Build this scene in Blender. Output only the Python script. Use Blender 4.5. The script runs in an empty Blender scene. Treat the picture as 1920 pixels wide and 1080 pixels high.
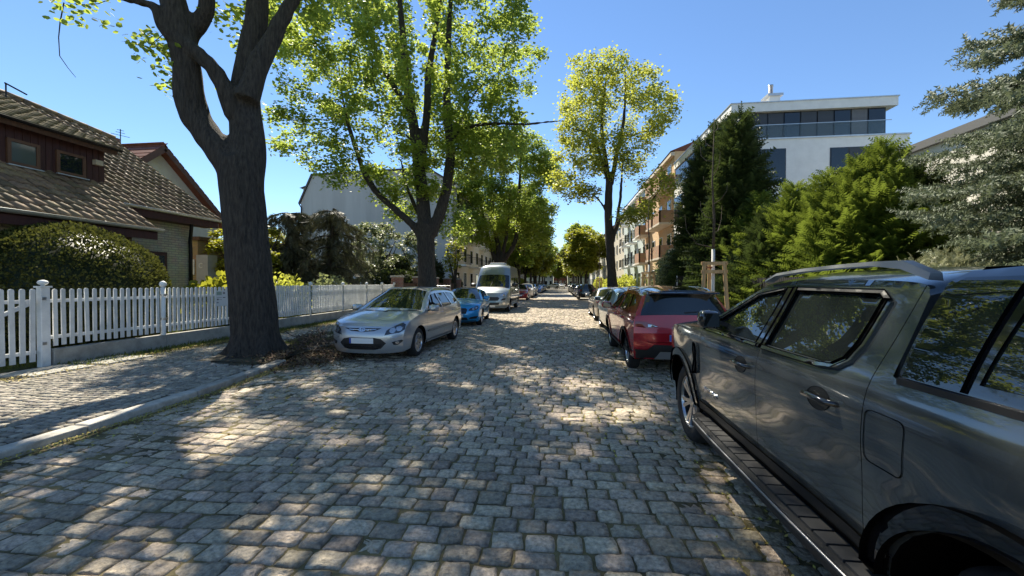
import bpy, bmesh, math, random
import numpy as np
from mathutils import Vector, Matrix
from mathutils.geometry import delaunay_2d_cdt
from mathutils.bvhtree import BVHTree
R = math.radians
scene = bpy.context.scene
COL = scene.collection
# ---------------------------------------------------------------- camera
FPX = 750.0; YAW = R(6.84); PIT = R(0.69); CH = 1.6
cam = bpy.data.cameras.new('camera'); camo = bpy.data.objects.new('camera', cam); COL.objects.link(camo)
cam.sensor_width = 36; cam.lens = FPX/1920*36; cam.clip_start = .05; cam.clip_end = 3000
camo.location = (0, 0, CH); camo.rotation_euler = (R(90)-PIT, 0, YAW)
scene.camera = camo
# ---------------------------------------------------------------- sky, sun, exposure
SUN_AZ = R(-29)      # measured from the street direction (+Y), negative = left
SUN_EL = R(50)
world = bpy.data.worlds.new('World'); scene.world = world; world.use_nodes = True
wn = world.node_tree.nodes; wl = world.node_tree.links
sky = wn.new('ShaderNodeTexSky'); sky.sky_type = 'NISHITA'; sky.sun_disc = False
sky.sun_elevation = SUN_EL; sky.sun_rotation = SUN_AZ
sky.air_density = 1.0; sky.dust_density = 0.0; sky.ozone_density = 5.0; sky.altitude = 0
bg = wn['Background']; bg.inputs['Strength'].default_value = 0.072
hsv = wn.new('ShaderNodeHueSaturation'); hsv.inputs['Saturation'].default_value = 1.04
wl.new(sky.outputs[0], hsv.inputs['Color']); wl.new(hsv.outputs[0], bg.inputs['Color'])
sl = bpy.data.lights.new('sun', 'SUN'); sl.energy = 3.9; sl.angle = R(0.53); sl.color = (1, .92, .76)
so = bpy.data.objects.new('sun', sl); COL.objects.link(so)
sdir = Vector((math.sin(SUN_AZ)*math.cos(SUN_EL), math.cos(SUN_AZ)*math.cos(SUN_EL), math.sin(SUN_EL)))
so.rotation_euler = sdir.to_track_quat('Z', 'Y').to_euler(); so.location = (0, 0, 40)
vs = scene.view_settings
vs.view_transform = 'Standard'; vs.look = 'None'; vs.gamma = 1; vs.use_curve_mapping = False; vs.exposure = 1.38
# ---------------------------------------------------------------- pixel helpers (photo pixel -> direction)
_fw = np.array([-math.sin(YAW)*math.cos(PIT), math.cos(YAW)*math.cos(PIT), -math.sin(PIT)])
_rt = np.array([math.cos(YAW), math.sin(YAW), 0.]); _up = np.cross(_rt, _fw)
def ray(px, py): return _fw+_rt*(px-960)/FPX+_up*(540-py)/FPX
def gnd(px, py, z=0): r = ray(px, py); return np.array([0, 0, CH])+r*(z-CH)/r[2]
def atx(px, py, X): r = ray(px, py); return np.array([0, 0, CH])+r*X/r[0]
def aty(px, py, Y): r = ray(px, py); return np.array([0, 0, CH])+r*Y/r[1]
# ---------------------------------------------------------------- object helpers
def tag(o, label=None, cat=None, group=None, kind=None):
    if label: o['label'] = label
    if cat: o['category'] = cat
    if group: o['group'] = group
    if kind: o['kind'] = kind
    return o
def thing(name, label, cat, loc=(0, 0, 0), rz=0, group=None):
    o = bpy.data.objects.new(name, None); COL.objects.link(o); o.empty_display_size = .2
    o.location = loc; o.rotation_euler = (0, 0, rz)
    return tag(o, label, cat, group)
def root_loc(p):
    v = Vector((0, 0, 0))
    while p is not None: v += p.location; p = p.parent
    return v
def link(name, me, parent=None, loc=(0, 0, 0), rot=None):
    o = bpy.data.objects.new(name, me); COL.objects.link(o); o.parent = parent; o.location = loc
    if rot is not None: o.rotation_euler = rot
    return o
def np_mesh(name, V, F, mat, smooth=False):
    """V (n,3) array, F (m,k) int array of equal-sized faces"""
    me = bpy.data.meshes.new(name); V = np.asarray(V, np.float32); F = np.asarray(F, np.int32)
    n, k = F.shape
    me.vertices.add(len(V)); me.vertices.foreach_set('co', V.ravel())
    me.loops.add(n*k); me.loops.foreach_set('vertex_index', F.ravel())
    me.polygons.add(n); me.polygons.foreach_set('loop_start', np.arange(0, n*k, k, dtype=np.int32))
    try: me.polygons.foreach_set('loop_total', np.full(n, k, np.int32))
    except Exception: pass
    me.update(calc_edges=True)
    if smooth: me.polygons.foreach_set('use_smooth', np.ones(n, bool))
    if mat: me.materials.append(mat)
    return me
class MB:
    def __init__(s): s.v = []; s.f = []
    def add(s, V, F):
        b = len(s.v); s.v.extend([tuple(map(float, p)) for p in V]); s.f.extend([tuple(int(i)+b for i in f) for f in F]); return s
    def box(s, x0, x1, y0, y1, z0, z1):
        return s.add([(x0, y0, z0), (x1, y0, z0), (x1, y1, z0), (x0, y1, z0), (x0, y0, z1), (x1, y0, z1), (x1, y1, z1), (x0, y1, z1)],
                     [(0, 3, 2, 1), (4, 5, 6, 7), (0, 1, 5, 4), (1, 2, 6, 5), (2, 3, 7, 6), (3, 0, 4, 7)])
    def bar(s, a, b, w, h, up=(0, 0, 1)):
        a = Vector(a); b = Vector(b); d = (b-a).normalized(); sd = d.cross(Vector(up))
        if sd.length < 1e-4: sd = d.cross(Vector((0, 1, 0)))
        sd.normalize(); u = sd.cross(d); sd = sd*w/2; u = u*h/2
        P = [a-sd-u, a+sd-u, a+sd+u, a-sd+u, b-sd-u, b+sd-u, b+sd+u, b-sd+u]
        return s.add(P, [(0, 1, 2, 3), (7, 6, 5, 4), (0, 4, 5, 1), (1, 5, 6, 2), (2, 6, 7, 3), (3, 7, 4, 0)])
    def tube(s, pts, rad, n=8, caps=True):
        pts = [Vector(p) for p in pts]; m = len(pts)
        if not hasattr(rad, '__len__'): rad = [rad]*m
        ref = None; V = []; F = []
        for i, p in enumerate(pts):
            d = (pts[min(i+1, m-1)]-pts[max(i-1, 0)]).normalized()
            if ref is None: ref = d.orthogonal().normalized()
            ref = (ref-d*ref.dot(d)); ref = ref.normalized() if ref.length > 1e-5 else d.orthogonal().normalized()
            bi = d.cross(ref)
            for k in range(n):
                a = 2*math.pi*k/n; V.append(p+(ref*math.cos(a)+bi*math.sin(a))*rad[i])
        for i in range(m-1):
            for k in range(n):
                k2 = (k+1) % n; F.append((i*n+k, i*n+k2, (i+1)*n+k2, (i+1)*n+k))
        if caps: F.append(tuple(range(n-1, -1, -1))); F.append(tuple(range((m-1)*n, m*n)))
        return s.add(V, F)
    def lathe(s, prof, n=16, c=(0, 0, 0), axis='z', arc=None):
        """prof list of (r,h); closed round"""
        V = []; F = []; c = Vector(c)
        for (r, h) in prof:
            for k in range(n):
                a = 2*math.pi*k/n; x, y = r*math.cos(a), r*math.sin(a)
                V.append(c+Vector({'z': (x, y, h), 'x': (h, x, y), 'y': (y, h, x)}[axis]))
        for i in range(len(prof)-1):
            for k in range(n):
                k2 = (k+1) % n; F.append((i*n+k, i*n+k2, (i+1)*n+k2, (i+1)*n+k))
        return s.add(V, F)
    def prism(s, poly, axis, d0, d1):
        """poly list of 2D points; axis x: (y,z), y: (x,z), z: (x,y)"""
        def P(a, b, d): return {'x': (d, a, b), 'y': (a, d, b), 'z': (a, b, d)}[axis]
        n = len(poly); V = [P(a, b, d0) for a, b in poly]+[P(a, b, d1) for a, b in poly]
        ar = sum(poly[i][0]*poly[(i+1) % n][1]-poly[(i+1) % n][0]*poly[i][1] for i in range(n))
        F = [tuple(range(n-1, -1, -1)), tuple(range(n, 2*n))]+[(i, (i+1) % n, n+(i+1) % n, n+i) for i in range(n)]
        flip = (ar < 0) != (d1 < d0)
        if axis == 'y': flip = not flip
        if flip: F = [tuple(reversed(f)) for f in F]
        return s.add(V, F)
    def mesh(s, name, mat, smooth=False, off=(0, 0, 0)):
        me = bpy.data.meshes.new(name)
        me.from_pydata([(a-off[0], b-off[1], c-off[2]) for a, b, c in s.v], [], s.f)
        if smooth: me.polygons.foreach_set('use_smooth', np.ones(len(me.polygons), bool))
        if mat: me.materials.append(mat)
        me.update(); return me
    def build(s, name, mat, parent=None, smooth=False, world=True, bevel=0, angle=None):
        off = root_loc(parent) if (parent is not None and world) else (0, 0, 0)
        me = s.mesh(name, mat, smooth, off); o = link(name, me, parent)
        if smooth and angle is not None:
            me.set_sharp_from_angle(angle=R(angle))
        if bevel:
            m = o.modifiers.new('bevel', 'BEVEL'); m.width = bevel; m.segments = 2; m.limit_method = 'ANGLE'; m.angle_limit = R(40)
        return o
def dup(root, name=None, loc=None, rz=None, label=None, group=None):
    def cp(o, p):
        c = o.copy(); COL.objects.link(c); c.parent = p
        for ch in o.children: cp(ch, c)
        return c
    r = cp(root, root.parent)
    if name: r.name = name
    if loc is not None: r.location = loc
    if rz is not None: r.rotation_euler[2] = rz
    return tag(r, label, None, group)
def pip(P, poly):
    """vectorised point in polygon"""
    P = np.asarray(P, float); poly = np.asarray(poly, float); x, y = P[:, 0], P[:, 1]
    ins = np.zeros(len(P), bool); x1, y1 = poly[:, 0], poly[:, 1]; x2, y2 = np.roll(x1, -1), np.roll(y1, -1)
    for a, b, c, d in zip(x1, y1, x2, y2):
        if b == d: continue
        ins ^= ((b > y) != (d > y)) & (x < (c-a)*(y-b)/(d-b)+a)
    return ins
def dense(poly, step, closed=True):
    out = []; n = len(poly)
    for i in range(n if closed else n-1):
        a = np.array(poly[i], float); b = np.array(poly[(i+1) % n], float); k = max(1, int(math.ceil(np.linalg.norm(b-a)/step)))
        for j in range(k): out.append(tuple(a+(b-a)*j/k))
    if not closed: out.append(tuple(poly[-1]))
    return out
def mesh2d(outer, holes=(), step=.06, clip=None):
    """constrained Delaunay fill of a polygon with holes -> (V2, tris)"""
    loops = [dense(outer, step)]+[dense(h, step) for h in holes]
    V = []; E = []
    for lp in loops:
        b = len(V); V += lp; E += [(b+i, b+(i+1) % len(lp)) for i in range(len(lp))]
    A = np.array(outer, float); lo = A.min(0); hi = A.max(0)
    gx, gy = np.meshgrid(np.arange(lo[0]+step/2, hi[0], step), np.arange(lo[1]+step/2, hi[1], step)); G = np.c_[gx.ravel(), gy.ravel()]
    if len(G):
        k = pip(G, loops[0])
        for h in loops[1:]: k &= ~pip(G, h)
        G = G[k]
        if len(G):
            B = np.array(V); d = np.sqrt(((G[:, None]-B[None])**2).sum(2)).min(1); G = G[d > step*.45]
        V += [tuple(g) for g in G]
    v, e, f, *_ = delaunay_2d_cdt([Vector((a, b)) for a, b in V], E, [], 0, 1e-6)
    v = np.array([(p.x, p.y) for p in v]); f = np.array([t for t in f if len(t) == 3], int)
    c = v[f].mean(1); k = pip(c, loops[0])
    for h in loops[1:]: k &= ~pip(c, h)
    f = f[k]
    a = v[f]; ar = (a[:, 1, 0]-a[:, 0, 0])*(a[:, 2, 1]-a[:, 0, 1])-(a[:, 2, 0]-a[:, 0, 0])*(a[:, 1, 1]-a[:, 0, 1])
    f[ar < 0] = f[ar < 0][:, ::-1]
    used = np.unique(f); mp = -np.ones(len(v), int); mp[used] = np.arange(len(used))
    return v[used], mp[f]
def hermite(xs, ys):
    xs = np.array(xs, float); ys = np.array(ys, float)
    o = np.argsort(xs); xs = xs[o]; ys = ys[o]; d = np.diff(ys)/np.diff(xs)
    m = np.zeros(len(xs)); m[0] = d[0]; m[-1] = d[-1]
    for i in range(1, len(xs)-1):
        m[i] = 0 if d[i-1]*d[i] <= 0 else 2*d[i-1]*d[i]/(d[i-1]+d[i])
    def f(x):
        x = np.clip(np.asarray(x, float), xs[0], xs[-1]); i = np.clip(np.searchsorted(xs, x)-1, 0, len(xs)-2)
        h = xs[i+1]-xs[i]; t = (x-xs[i])/h
        return (2*t**3-3*t**2+1)*ys[i]+(t**3-2*t**2+t)*h*m[i]+(-2*t**3+3*t**2)*ys[i+1]+(t**3-t**2)*h*m[i+1]
    return f
# ---------------------------------------------------------------- materials
MATS = {}
def M(name, col, rough=.6, metal=0., var=.0, vscale=4., bump=0., bscale=40., coat=0., rand=0., island=0., col2=None, stretch=None, spec=None, detail=6., hue=0., world=False):
    if name in MATS: return MATS[name]
    m = bpy.data.materials.new(name); m.use_nodes = True; MATS[name] = m
    n = m.node_tree.nodes; l = m.node_tree.links; b = n['Principled BSDF']
    b.inputs['Roughness'].default_value = rough; b.inputs['Metallic'].default_value = metal
    if coat: b.inputs['Coat Weight'].default_value = coat; b.inputs['Coat Roughness'].default_value = .03
    if spec is not None: b.inputs['Specular IOR Level'].default_value = spec
    tc = n.new('ShaderNodeTexCoord'); vec = tc.outputs['Object']
    if world: vec = n.new('ShaderNodeNewGeometry').outputs['Position']
    if stretch:
        mp = n.new('ShaderNodeMapping'); mp.inputs['Scale'].default_value = stretch; l.new(vec, mp.inputs['Vector']); vec = mp.outputs[0]
    c4 = (*col, 1); out = None
    if var or col2:
        nz = n.new('ShaderNodeTexNoise'); nz.inputs['Scale'].default_value = vscale; nz.inputs['Detail'].default_value = detail; nz.inputs['Roughness'].default_value = .65
        l.new(vec, nz.inputs['Vector'])
        rp = n.new('ShaderNodeValToRGB'); l.new(nz.outputs['Fac'], rp.inputs[0])
        a = tuple(max(0, x*(1-var)) for x in col); c2 = col2 if col2 else tuple(x*(1+var) for x in col)
        rp.color_ramp.elements[0].color = (*a, 1); rp.color_ramp.elements[1].color = (*c2, 1)
        rp.color_ramp.elements[0].position = .3; rp.color_ramp.elements[1].position = .7
        out = rp.outputs[0]
    if rand or island:
        hs = n.new('ShaderNodeHueSaturation'); val = None
        if island:
            g = n.new('ShaderNodeNewGeometry'); val = g.outputs['Random Per Island']
        if rand:
            oi = n.new('ShaderNodeObjectInfo')
            if val is not None:
                ad = n.new('ShaderNodeMath'); ad.operation = 'ADD'; l.new(val, ad.inputs[0]); l.new(oi.outputs['Random'], ad.inputs[1])
                fr = n.new('ShaderNodeMath'); fr.operation = 'FRACT'; l.new(ad.outputs[0], fr.inputs[0]); val = fr.outputs[0]
            else: val = oi.outputs['Random']
        amp = max(rand, island)
        mr = n.new('ShaderNodeMapRange'); mr.inputs['To Min'].default_value = 1-amp; mr.inputs['To Max'].default_value = 1+amp
        l.new(val, mr.inputs['Value']); l.new(mr.outputs[0], hs.inputs['Value'])
        if hue:
            wnz = n.new('ShaderNodeTexWhiteNoise'); wnz.noise_dimensions = '1D'; l.new(val, wnz.inputs['W'])
            m2 = n.new('ShaderNodeMapRange'); m2.inputs['To Min'].default_value = .5-hue; m2.inputs['To Max'].default_value = .5+hue
            l.new(wnz.outputs['Value'], m2.inputs['Value']); l.new(m2.outputs[0], hs.inputs['Hue'])
        if out is not None: l.new(out, hs.inputs['Color'])
        else: hs.inputs['Color'].default_value = c4
        out = hs.outputs[0]
    if out is not None: l.new(out, b.inputs['Base Color'])
    else: b.inputs['Base Color'].default_value = c4
    if bump:
        nb = n.new('ShaderNodeTexNoise'); nb.inputs['Scale'].default_value = bscale; nb.inputs['Detail'].default_value = 7; nb.inputs['Roughness'].default_value = .6
        l.new(vec, nb.inputs['Vector'])
        bp = n.new('ShaderNodeBump'); bp.inputs['Strength'].default_value = 1; bp.inputs['Distance'].default_value = bump
        l.new(nb.outputs['Fac'], bp.inputs['Height']); l.new(bp.outputs[0], b.inputs['Normal'])
    return m
def leafmat(name, dark, light, trans, tw=.45, rough=.45, vscale=.35):
    if name in MATS: return MATS[name]
    m = bpy.data.materials.new(name); m.use_nodes = True; MATS[name] = m
    n = m.node_tree.nodes; l = m.node_tree.links; b = n['Principled BSDF']; b.inputs['Roughness'].default_value = rough
    b.inputs['Specular IOR Level'].default_value = .35 if rough < .7 else .08
    g = n.new('ShaderNodeNewGeometry'); tc = n.new('ShaderNodeTexCoord')
    nz = n.new('ShaderNodeTexNoise'); nz.inputs['Scale'].default_value = vscale; nz.inputs['Detail'].default_value = 2; l.new(tc.outputs['Object'], nz.inputs['Vector'])
    mx = n.new('ShaderNodeMath'); mx.operation = 'MULTIPLY_ADD'; mx.inputs[1].default_value = .55; l.new(g.outputs['Random Per Island'], mx.inputs[0])
    ms = n.new('ShaderNodeMath'); ms.operation = 'MULTIPLY'; ms.inputs[1].default_value = .5; l.new(nz.outputs['Fac'], ms.inputs[0]); l.new(ms.outputs[0], mx.inputs[2])
    rp = n.new('ShaderNodeValToRGB'); l.new(mx.outputs[0], rp.inputs[0])
    rp.color_ramp.elements[0].color = (*dark, 1); rp.color_ramp.elements[1].color = (*light, 1); rp.color_ramp.elements[0].position = .2; rp.color_ramp.elements[1].position = .75
    l.new(rp.outputs[0], b.inputs['Base Color'])
    tr = n.new('ShaderNodeBsdfTranslucent'); mc = n.new('ShaderNodeMix'); mc.data_type = 'RGBA'; mc.blend_type = 'MIX'; mc.inputs[0].default_value = .3
    mc.inputs[6].default_value = (*trans, 1); l.new(rp.outputs[0], mc.inputs[7]); l.new(mc.outputs[2], tr.inputs['Color'])
    ms2 = n.new('ShaderNodeMixShader'); ms2.inputs[0].default_value = tw
    l.new(b.outputs[0], ms2.inputs[1]); l.new(tr.outputs[0], ms2.inputs[2]); l.new(ms2.outputs[0], n['Material Output'].inputs['Surface'])
    return m
def glassmat(name, tint=(.012, .016, .018), rough=.02, spec=.8):
    m = M(name, tint, rough); m.node_tree.nodes['Principled BSDF'].inputs['Specular IOR Level'].default_value = spec
    return m
# ================================================================ materials used widely
rng = np.random.default_rng(7); random.seed(7)
cob = M('cobble_granite', (.42, .345, .255), .7, var=.5, vscale=30, bump=.035, bscale=20, rand=.34, island=.34, hue=.014, world=True)
mos = M('mosaic_stone', (.31, .275, .22), .8, var=.35, vscale=14, bump=.008, bscale=40, island=.33, hue=.012)
granite = M('granite', (.38, .355, .31), .75, var=.4, vscale=7, bump=.006, bscale=45, rand=.16, world=True)
joint = M('joint_soil', (.055, .045, .025), .95, var=.6, vscale=1.6, bump=.01, bscale=60, col2=(.26, .21, .09))
soil = M('soil', (.06, .048, .03), .95, var=.5, vscale=5, bump=.02, bscale=30, col2=(.10, .085, .045))
lawn = M('lawn', (.035, .05, .012), .95, var=.4, vscale=3, bump=.03, bscale=40, col2=(.075, .10, .022))
concrete = M('concrete', (.36, .345, .31), .85, var=.3, vscale=4, bump=.004, bscale=60)
whitepaint = M('white_paint', (.76, .775, .765), .5, var=.2, vscale=3, rand=.07, world=True, col2=(.85, .86, .85))
darkmetal = M('dark_metal', (.02, .02, .022), .4, .6)
steel = M('galvanised_steel', (.5, .5, .5), .35, .9)
# ================================================================ ground, road
def sheet(name, x0, x1, y0, y1, z, mat, kind='structure', parent=None, t=.05):
    o = MB().box(x0, x1, y0, y1, z-t, z).build(name, mat, parent)
    if kind: o['kind'] = kind
    return o
g = sheet('ground', -900, 900, -60, 2200, -.16, M('far_ground', (.06, .075, .03), .95, var=.3, vscale=.05)); tag(g, 'green and brown ground reaching to the horizon', 'ground')
road = sheet('road', -6.2, 3.6, -8, 42, -.019, joint); tag(road, 'street paved with worn grey cobblestones', 'road')
# far part of the carriageway: stones too small to tell apart
fm = bpy.data.materials.new('far_cobbles'); fm.use_nodes = True
_n = fm.node_tree.nodes; _l = fm.node_tree.links
_tc = _n.new('ShaderNodeTexCoord'); _bt = _n.new('ShaderNodeTexBrick'); _l.new(_tc.outputs['Object'], _bt.inputs['Vector'])
_bt.inputs['Color1'].default_value = (.43, .385, .32, 1); _bt.inputs['Color2'].default_value = (.30, .27, .23, 1); _bt.inputs['Mortar'].default_value = (.12, .11, .07, 1)
_bt.inputs['Scale'].default_value = 1; _bt.inputs['Brick Width'].default_value = .2; _bt.inputs['Row Height'].default_value = .155; _bt.inputs['Mortar Size'].default_value = .012
_b = _n['Principled BSDF']; _l.new(_bt.outputs[0], _b.inputs['Base Color']); _b.inputs['Roughness'].default_value = .7
far_road = sheet('road', -6.2, 3.6, 42, 260, -.012, fm); tag(far_road, 'far stretch of the cobbled street', 'road')

def stone_variant(n=10, rings=4, jit=.05, seed=0):
    r = np.random.default_rng(seed); c_ = r.uniform(.03, .11, 4); out = []
    for q in range(4):          # one side and one chipped corner at a time
        ca, cb = c_[q], c_[(q+1) % 4]; pts = [(.5, -.5+ca), (.5, .5-cb)] if n == 8 else [(.5, -.5+ca), (.5, -.16), (.5, .17), (.5, .5-cb)]
        R4 = [[1, 0, 0, 1], [0, -1, 1, 0], [-1, 0, 0, -1], [0, 1, -1, 0]][q]
        out += [(R4[0]*u_+R4[1]*v_, R4[2]*u_+R4[3]*v_) for u_, v_ in pts]
    out = np.array(out); n = len(out); out = out*(1+r.uniform(-jit, jit*.25, (n, 1)))
    V = [np.array([[0, 0, r.uniform(-.002, .004)]])]
    spec = {4: [(.62, -.001, .006), (.955, -.005, .004), (1., -.016, .002), (1.01, -.05, 0)], 2: [(.88, -.004, .003), (1.01, -.03, 0)]}[rings]
    for s, z, j in spec: V.append(np.c_[out*s, z+r.uniform(-j, j, n)])
    V = np.concatenate(V); F = [(0, 1+i, 1+(i+1) % n) for i in range(n)]
    for k in range(len(spec)-1):
        o1, o2 = 1+k*n, 1+(k+1)*n
        for i in range(n):
            j2 = (i+1) % n; F += [(o1+i, o2+i, o2+j2), (o1+i, o2+j2, o1+j2)]
    return V, np.array(F)
NEAR = [stone_variant(16, 4, .075, s) for s in range(28)]
MID = [stone_variant(8, 2, .07, 100+s) for s in range(16)]
def lay(cells, variants, seed):
    """cells: (n,6) x,y,z,w,d,rot -> joined V,F"""
    r = np.random.default_rng(seed); idx = r.integers(0, len(variants), len(cells)); Vs = []; Fs = []; b = 0
    for k, (V, F) in enumerate(variants):
        c = cells[idx == k]
        if not len(c): continue
        m = len(c); P = np.repeat(V[None], m, 0).copy(); P[:, :, 0] *= c[:, 3:4]; P[:, :, 1] *= c[:, 4:5]
        P[:, :, 2] += P[:, :, 0]*r.normal(0, .045, (m, 1))+P[:, :, 1]*r.normal(0, .05, (m, 1))
        cs, sn = np.cos(c[:, 5:6]), np.sin(c[:, 5:6]); x, y = P[:, :, 0].copy(), P[:, :, 1].copy()
        P[:, :, 0] = x*cs-y*sn+c[:, 0:1]; P[:, :, 1] = x*sn+y*cs+c[:, 1:2]; P[:, :, 2] += c[:, 2:3]
        Vs.append(P.reshape(-1, 3)); Fs.append((F[None]+(np.arange(m)*len(V))[:, None, None]).reshape(-1, 3)+b); b += m*len(V)
    return np.concatenate(Vs), np.concatenate(Fs)
def wob(x, y): return .045*np.sin(x*.8+y*.37)+.03*np.sin(x*2.1-y*.9+1)
def kerbL(y): return np.interp(y, [-8, 4, 5.3, 7.4, 7.9, 8.5, 10, 60], [-5.0, -5.02, -5.08, -5.40, -5.6, -5.74, -5.66, -5.55])
cells = []; y = .6
while y < 42:
    d = rng.uniform(.13, .175); x = float(kerbL(y))+.05+rng.uniform(0, .12); yy = y+d/2
    while x < 3.35:
        w = rng.uniform(.155, .235) if rng.random() > .06 else rng.uniform(.24, .29)
        xc = x+w/2; cells.append((xc, yy+wob(xc, yy)+rng.normal(0, .004), -.004+rng.normal(0, .004)-.0006*(xc+1)**2, w-.009, d-.008, rng.normal(0, .025)+.045*.8*math.cos(xc*.8+yy*.37)))
        x += w
    y += d
cells = np.array(cells)
dv = cells[:, :3]-np.array([0, 0, CH]); dep = dv@_fw; u = 960+FPX*(dv@_rt)/np.maximum(dep, .1); v = 540-FPX*(dv@_up)/np.maximum(dep, .1)
inview = (dep > .3) & (u > -40) & (u < 1960) & (v < 1110) & ~((cells[:, 0] > 1.05) & (cells[:, 1] < 5.3))
score = np.where(inview, cells[:, 3]*cells[:, 4]/np.maximum(dep, .1)**3, 0)
order = np.argsort(-score); big = order[:300]; rest = np.setdiff1d(np.arange(len(cells)), big)
nme = [np_mesh('cobblestone', V, F, cob, True) for V, F in NEAR]
for i in big:
    c = cells[i]; k = int(rng.integers(0, len(nme)))
    o = link('cobblestone', nme[k], road, (c[0], c[1], c[2]), (rng.normal(0, .03), rng.normal(0, .025), c[5]+(math.pi if rng.random() < .5 else 0))); o.scale = (c[3], c[4], 1)
rc = cells[rest]; rn = rc[rc[:, 1] < 8.5]; rf = rc[rc[:, 1] >= 8.5]
V, F = lay(rn, NEAR, 3); o = link('cobblestones', np_mesh('cobblestones', V, F, cob, True), road); o['kind'] = 'stuff'
V, F = lay(rf, MID, 4); o = link('cobblestones', np_mesh('cobblestones', V, F, cob, True), road); o['kind'] = 'stuff'
# ---------------------------------------------------------------- pavements
pav = MB()
ys = [-8, 4, 5.3, 7.4, 7.9, 8.5, 10, 60, 260]
for a, b in zip(ys[:-1], ys[1:]):
    pav.add([(-9.5, a, .095), (kerbL(a)-.1, a, .06), (kerbL(b)-.1, b, .06), (-9.5, b, .095)], [(0, 1, 2, 3)])
lp = pav.build('pavement', soil); tag(lp, 'pavement of small mosaic stones along the white picket fence', 'pavement', kind='structure')
rp_ = sheet('pavement', 3.7, 6.75, -8, 260, .105, M('pavement_far', (.28, .265, .24), .85, var=.3, vscale=9, bump=.006, bscale=14)); tag(rp_, 'pavement under the young staked trees', 'pavement')
cells = []; y = 1.6
while y < 21:
    d = rng.uniform(.085, .115); x = -9.15+rng.uniform(0, .1); yy = y+d/2; xe = float(kerbL(y))-.30
    while x < xe:
        w = rng.uniform(.07, .135)
        if not ((x+6.1)**2/1.5+(yy-8.2)**2/2.2 < 1 or (x > -6.9 and 8.2 < yy < 10.4)) and not (x < -8.45+.12*math.sin(yy*3) and yy > 5.2):
            cells.append((x+w/2, yy+.03*math.sin(x*1.7+yy)+.02*math.sin(x*5), .078+.0088*(-(x)-5.3)+rng.normal(0, .003), w-.012, d-.012, rng.normal(0, .12)))
        x += w
    y += d
V, F = lay(np.array(cells), MID, 5); o = link('mosaic_stones', np_mesh('mosaic_stones', V, F, mos, True), lp); o['kind'] = 'stuff'
for x0, y0, a in ((-8.6, 5.35, .1), (-8.55, 6.35, .06)):   # worn slabs by the gate post
    o = MB().prism([(x0-.45, y0), (x0+.3, y0+.04), (x0+.32, y0+.9), (x0-.43, y0+.86)], 'z', .06, .128).build('paving_slab', concrete, lp, bevel=.01)
# kerbs
def kerb(name, label, path, side, w=.19, top=.085, lo=0, hi=60):
    root = thing(name, label, 'kerb', (path[0][0], path[0][1], -.03)); root['kind'] = 'structure'
    P = dense(path, .05, False); i = 0; L = 0; seg = rng.uniform(.95, 1.3); start = 0; k = 0
    while i < len(P)-1:
        L += math.dist(P[i], P[i+1]); i += 1
        if L >= seg or i == len(P)-1:
            a = np.array(P[start]); b = np.array(P[i]); t = (b-a)/np.linalg.norm(b-a); nrm = np.array([-t[1], t[0]])*side
            a2 = a+t*.005; b2 = b-t*.005; dz = rng.normal(0, .006); q = a2+nrm*w; q2 = b2+nrm*w
            poly = [tuple(a2), tuple(b2), tuple(q2), tuple(q)]
            MB().prism(poly, 'z', -.14, top+dz).build('kerb_stone', granite, root, bevel=.018)
            start = i; L = 0; seg = rng.uniform(.95, 1.35)
    return root
kerb('kerb', 'wide granite kerb in front of the picket gate', [(-5.0, -1), (-5.02, 4), (-5.08, 5.3), (-5.40, 7.35)], 1)
kerb('kerb', 'granite kerb starting behind the heap of twigs', [(-5.74, 8.6), (-5.66, 10), (-5.62, 42)], 1)
kerb('kerb', 'granite kerb beside the grey pickup truck', [(3.4, -2), (3.4, 44)], -1)
fk = MB().box(-5.86, -5.6, 42.2, 250, -.14, .085).box(3.4, 3.6, 44.2, 250, -.14, .085).build('kerb', granite); tag(fk, 'far kerbs running on down the street', 'kerb', kind='structure')
# gardens
lg = sheet('ground', -70, -9.32, -20, 260, .10, lawn); tag(lg, 'garden lawn behind the white picket fence', 'lawn')
rg = sheet('ground', 6.85, 70, -20, 260, .10, lawn); tag(rg, 'garden ground behind the dark slat fence', 'lawn')
tp = MB(); tp.add([(-7.2+.25*math.sin(i*1.7), 7.0+i*.35, .094) for i in range(11)]+[(-5.62, 7.0+i*.35, .07) for i in range(11)], [(i, i+11, i+12, i+1) for i in range(10)])
o = tp.build('ground', soil); tag(o, 'bare soil around the thick forked trunk', 'soil', kind='structure')
# ---------------------------------------------------------------- scattered small stuff
def scatter(name, P, size, mat, label, cat, seed=1, flat=.35, aspect=.55, parent=None):
    r = np.random.default_rng(seed); n = len(P); a = r.uniform(0, 2*np.pi, n); s = size*r.uniform(.5, 1.3, n)
    t = np.c_[np.cos(a), np.sin(a), r.normal(0, flat, n)]; b = np.c_[-np.sin(a), np.cos(a), r.normal(0, flat, n)]
    V = np.stack([P-t*s[:, None]/2, P+b*(s*aspect)[:, None]/2, P+t*s[:, None]/2, P-b*(s*aspect)[:, None]/2], 1)
    o = link(name, np_mesh(name, V.reshape(-1, 3), np.arange(n*4).reshape(-1, 4), mat), parent); return tag(o, label, cat, kind='stuff')
blos = M('blossom_litter', (.36, .30, .07), .8, island=.5, hue=.03)
n = 30000; px = rng.uniform(-5, 3.3, n); py = .8+13*rng.random(n)**1.7
c = rc[rng.integers(0, min(len(rc), 3400), n)]; e = rng.integers(0, 4, n)
sx = np.where(e < 2, rng.uniform(-.5, .5, n), np.where(e == 2, -.53, .53)); sy = np.where(e >= 2, rng.uniform(-.5, .5, n), np.where(e == 0, -.55, .55))
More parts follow.
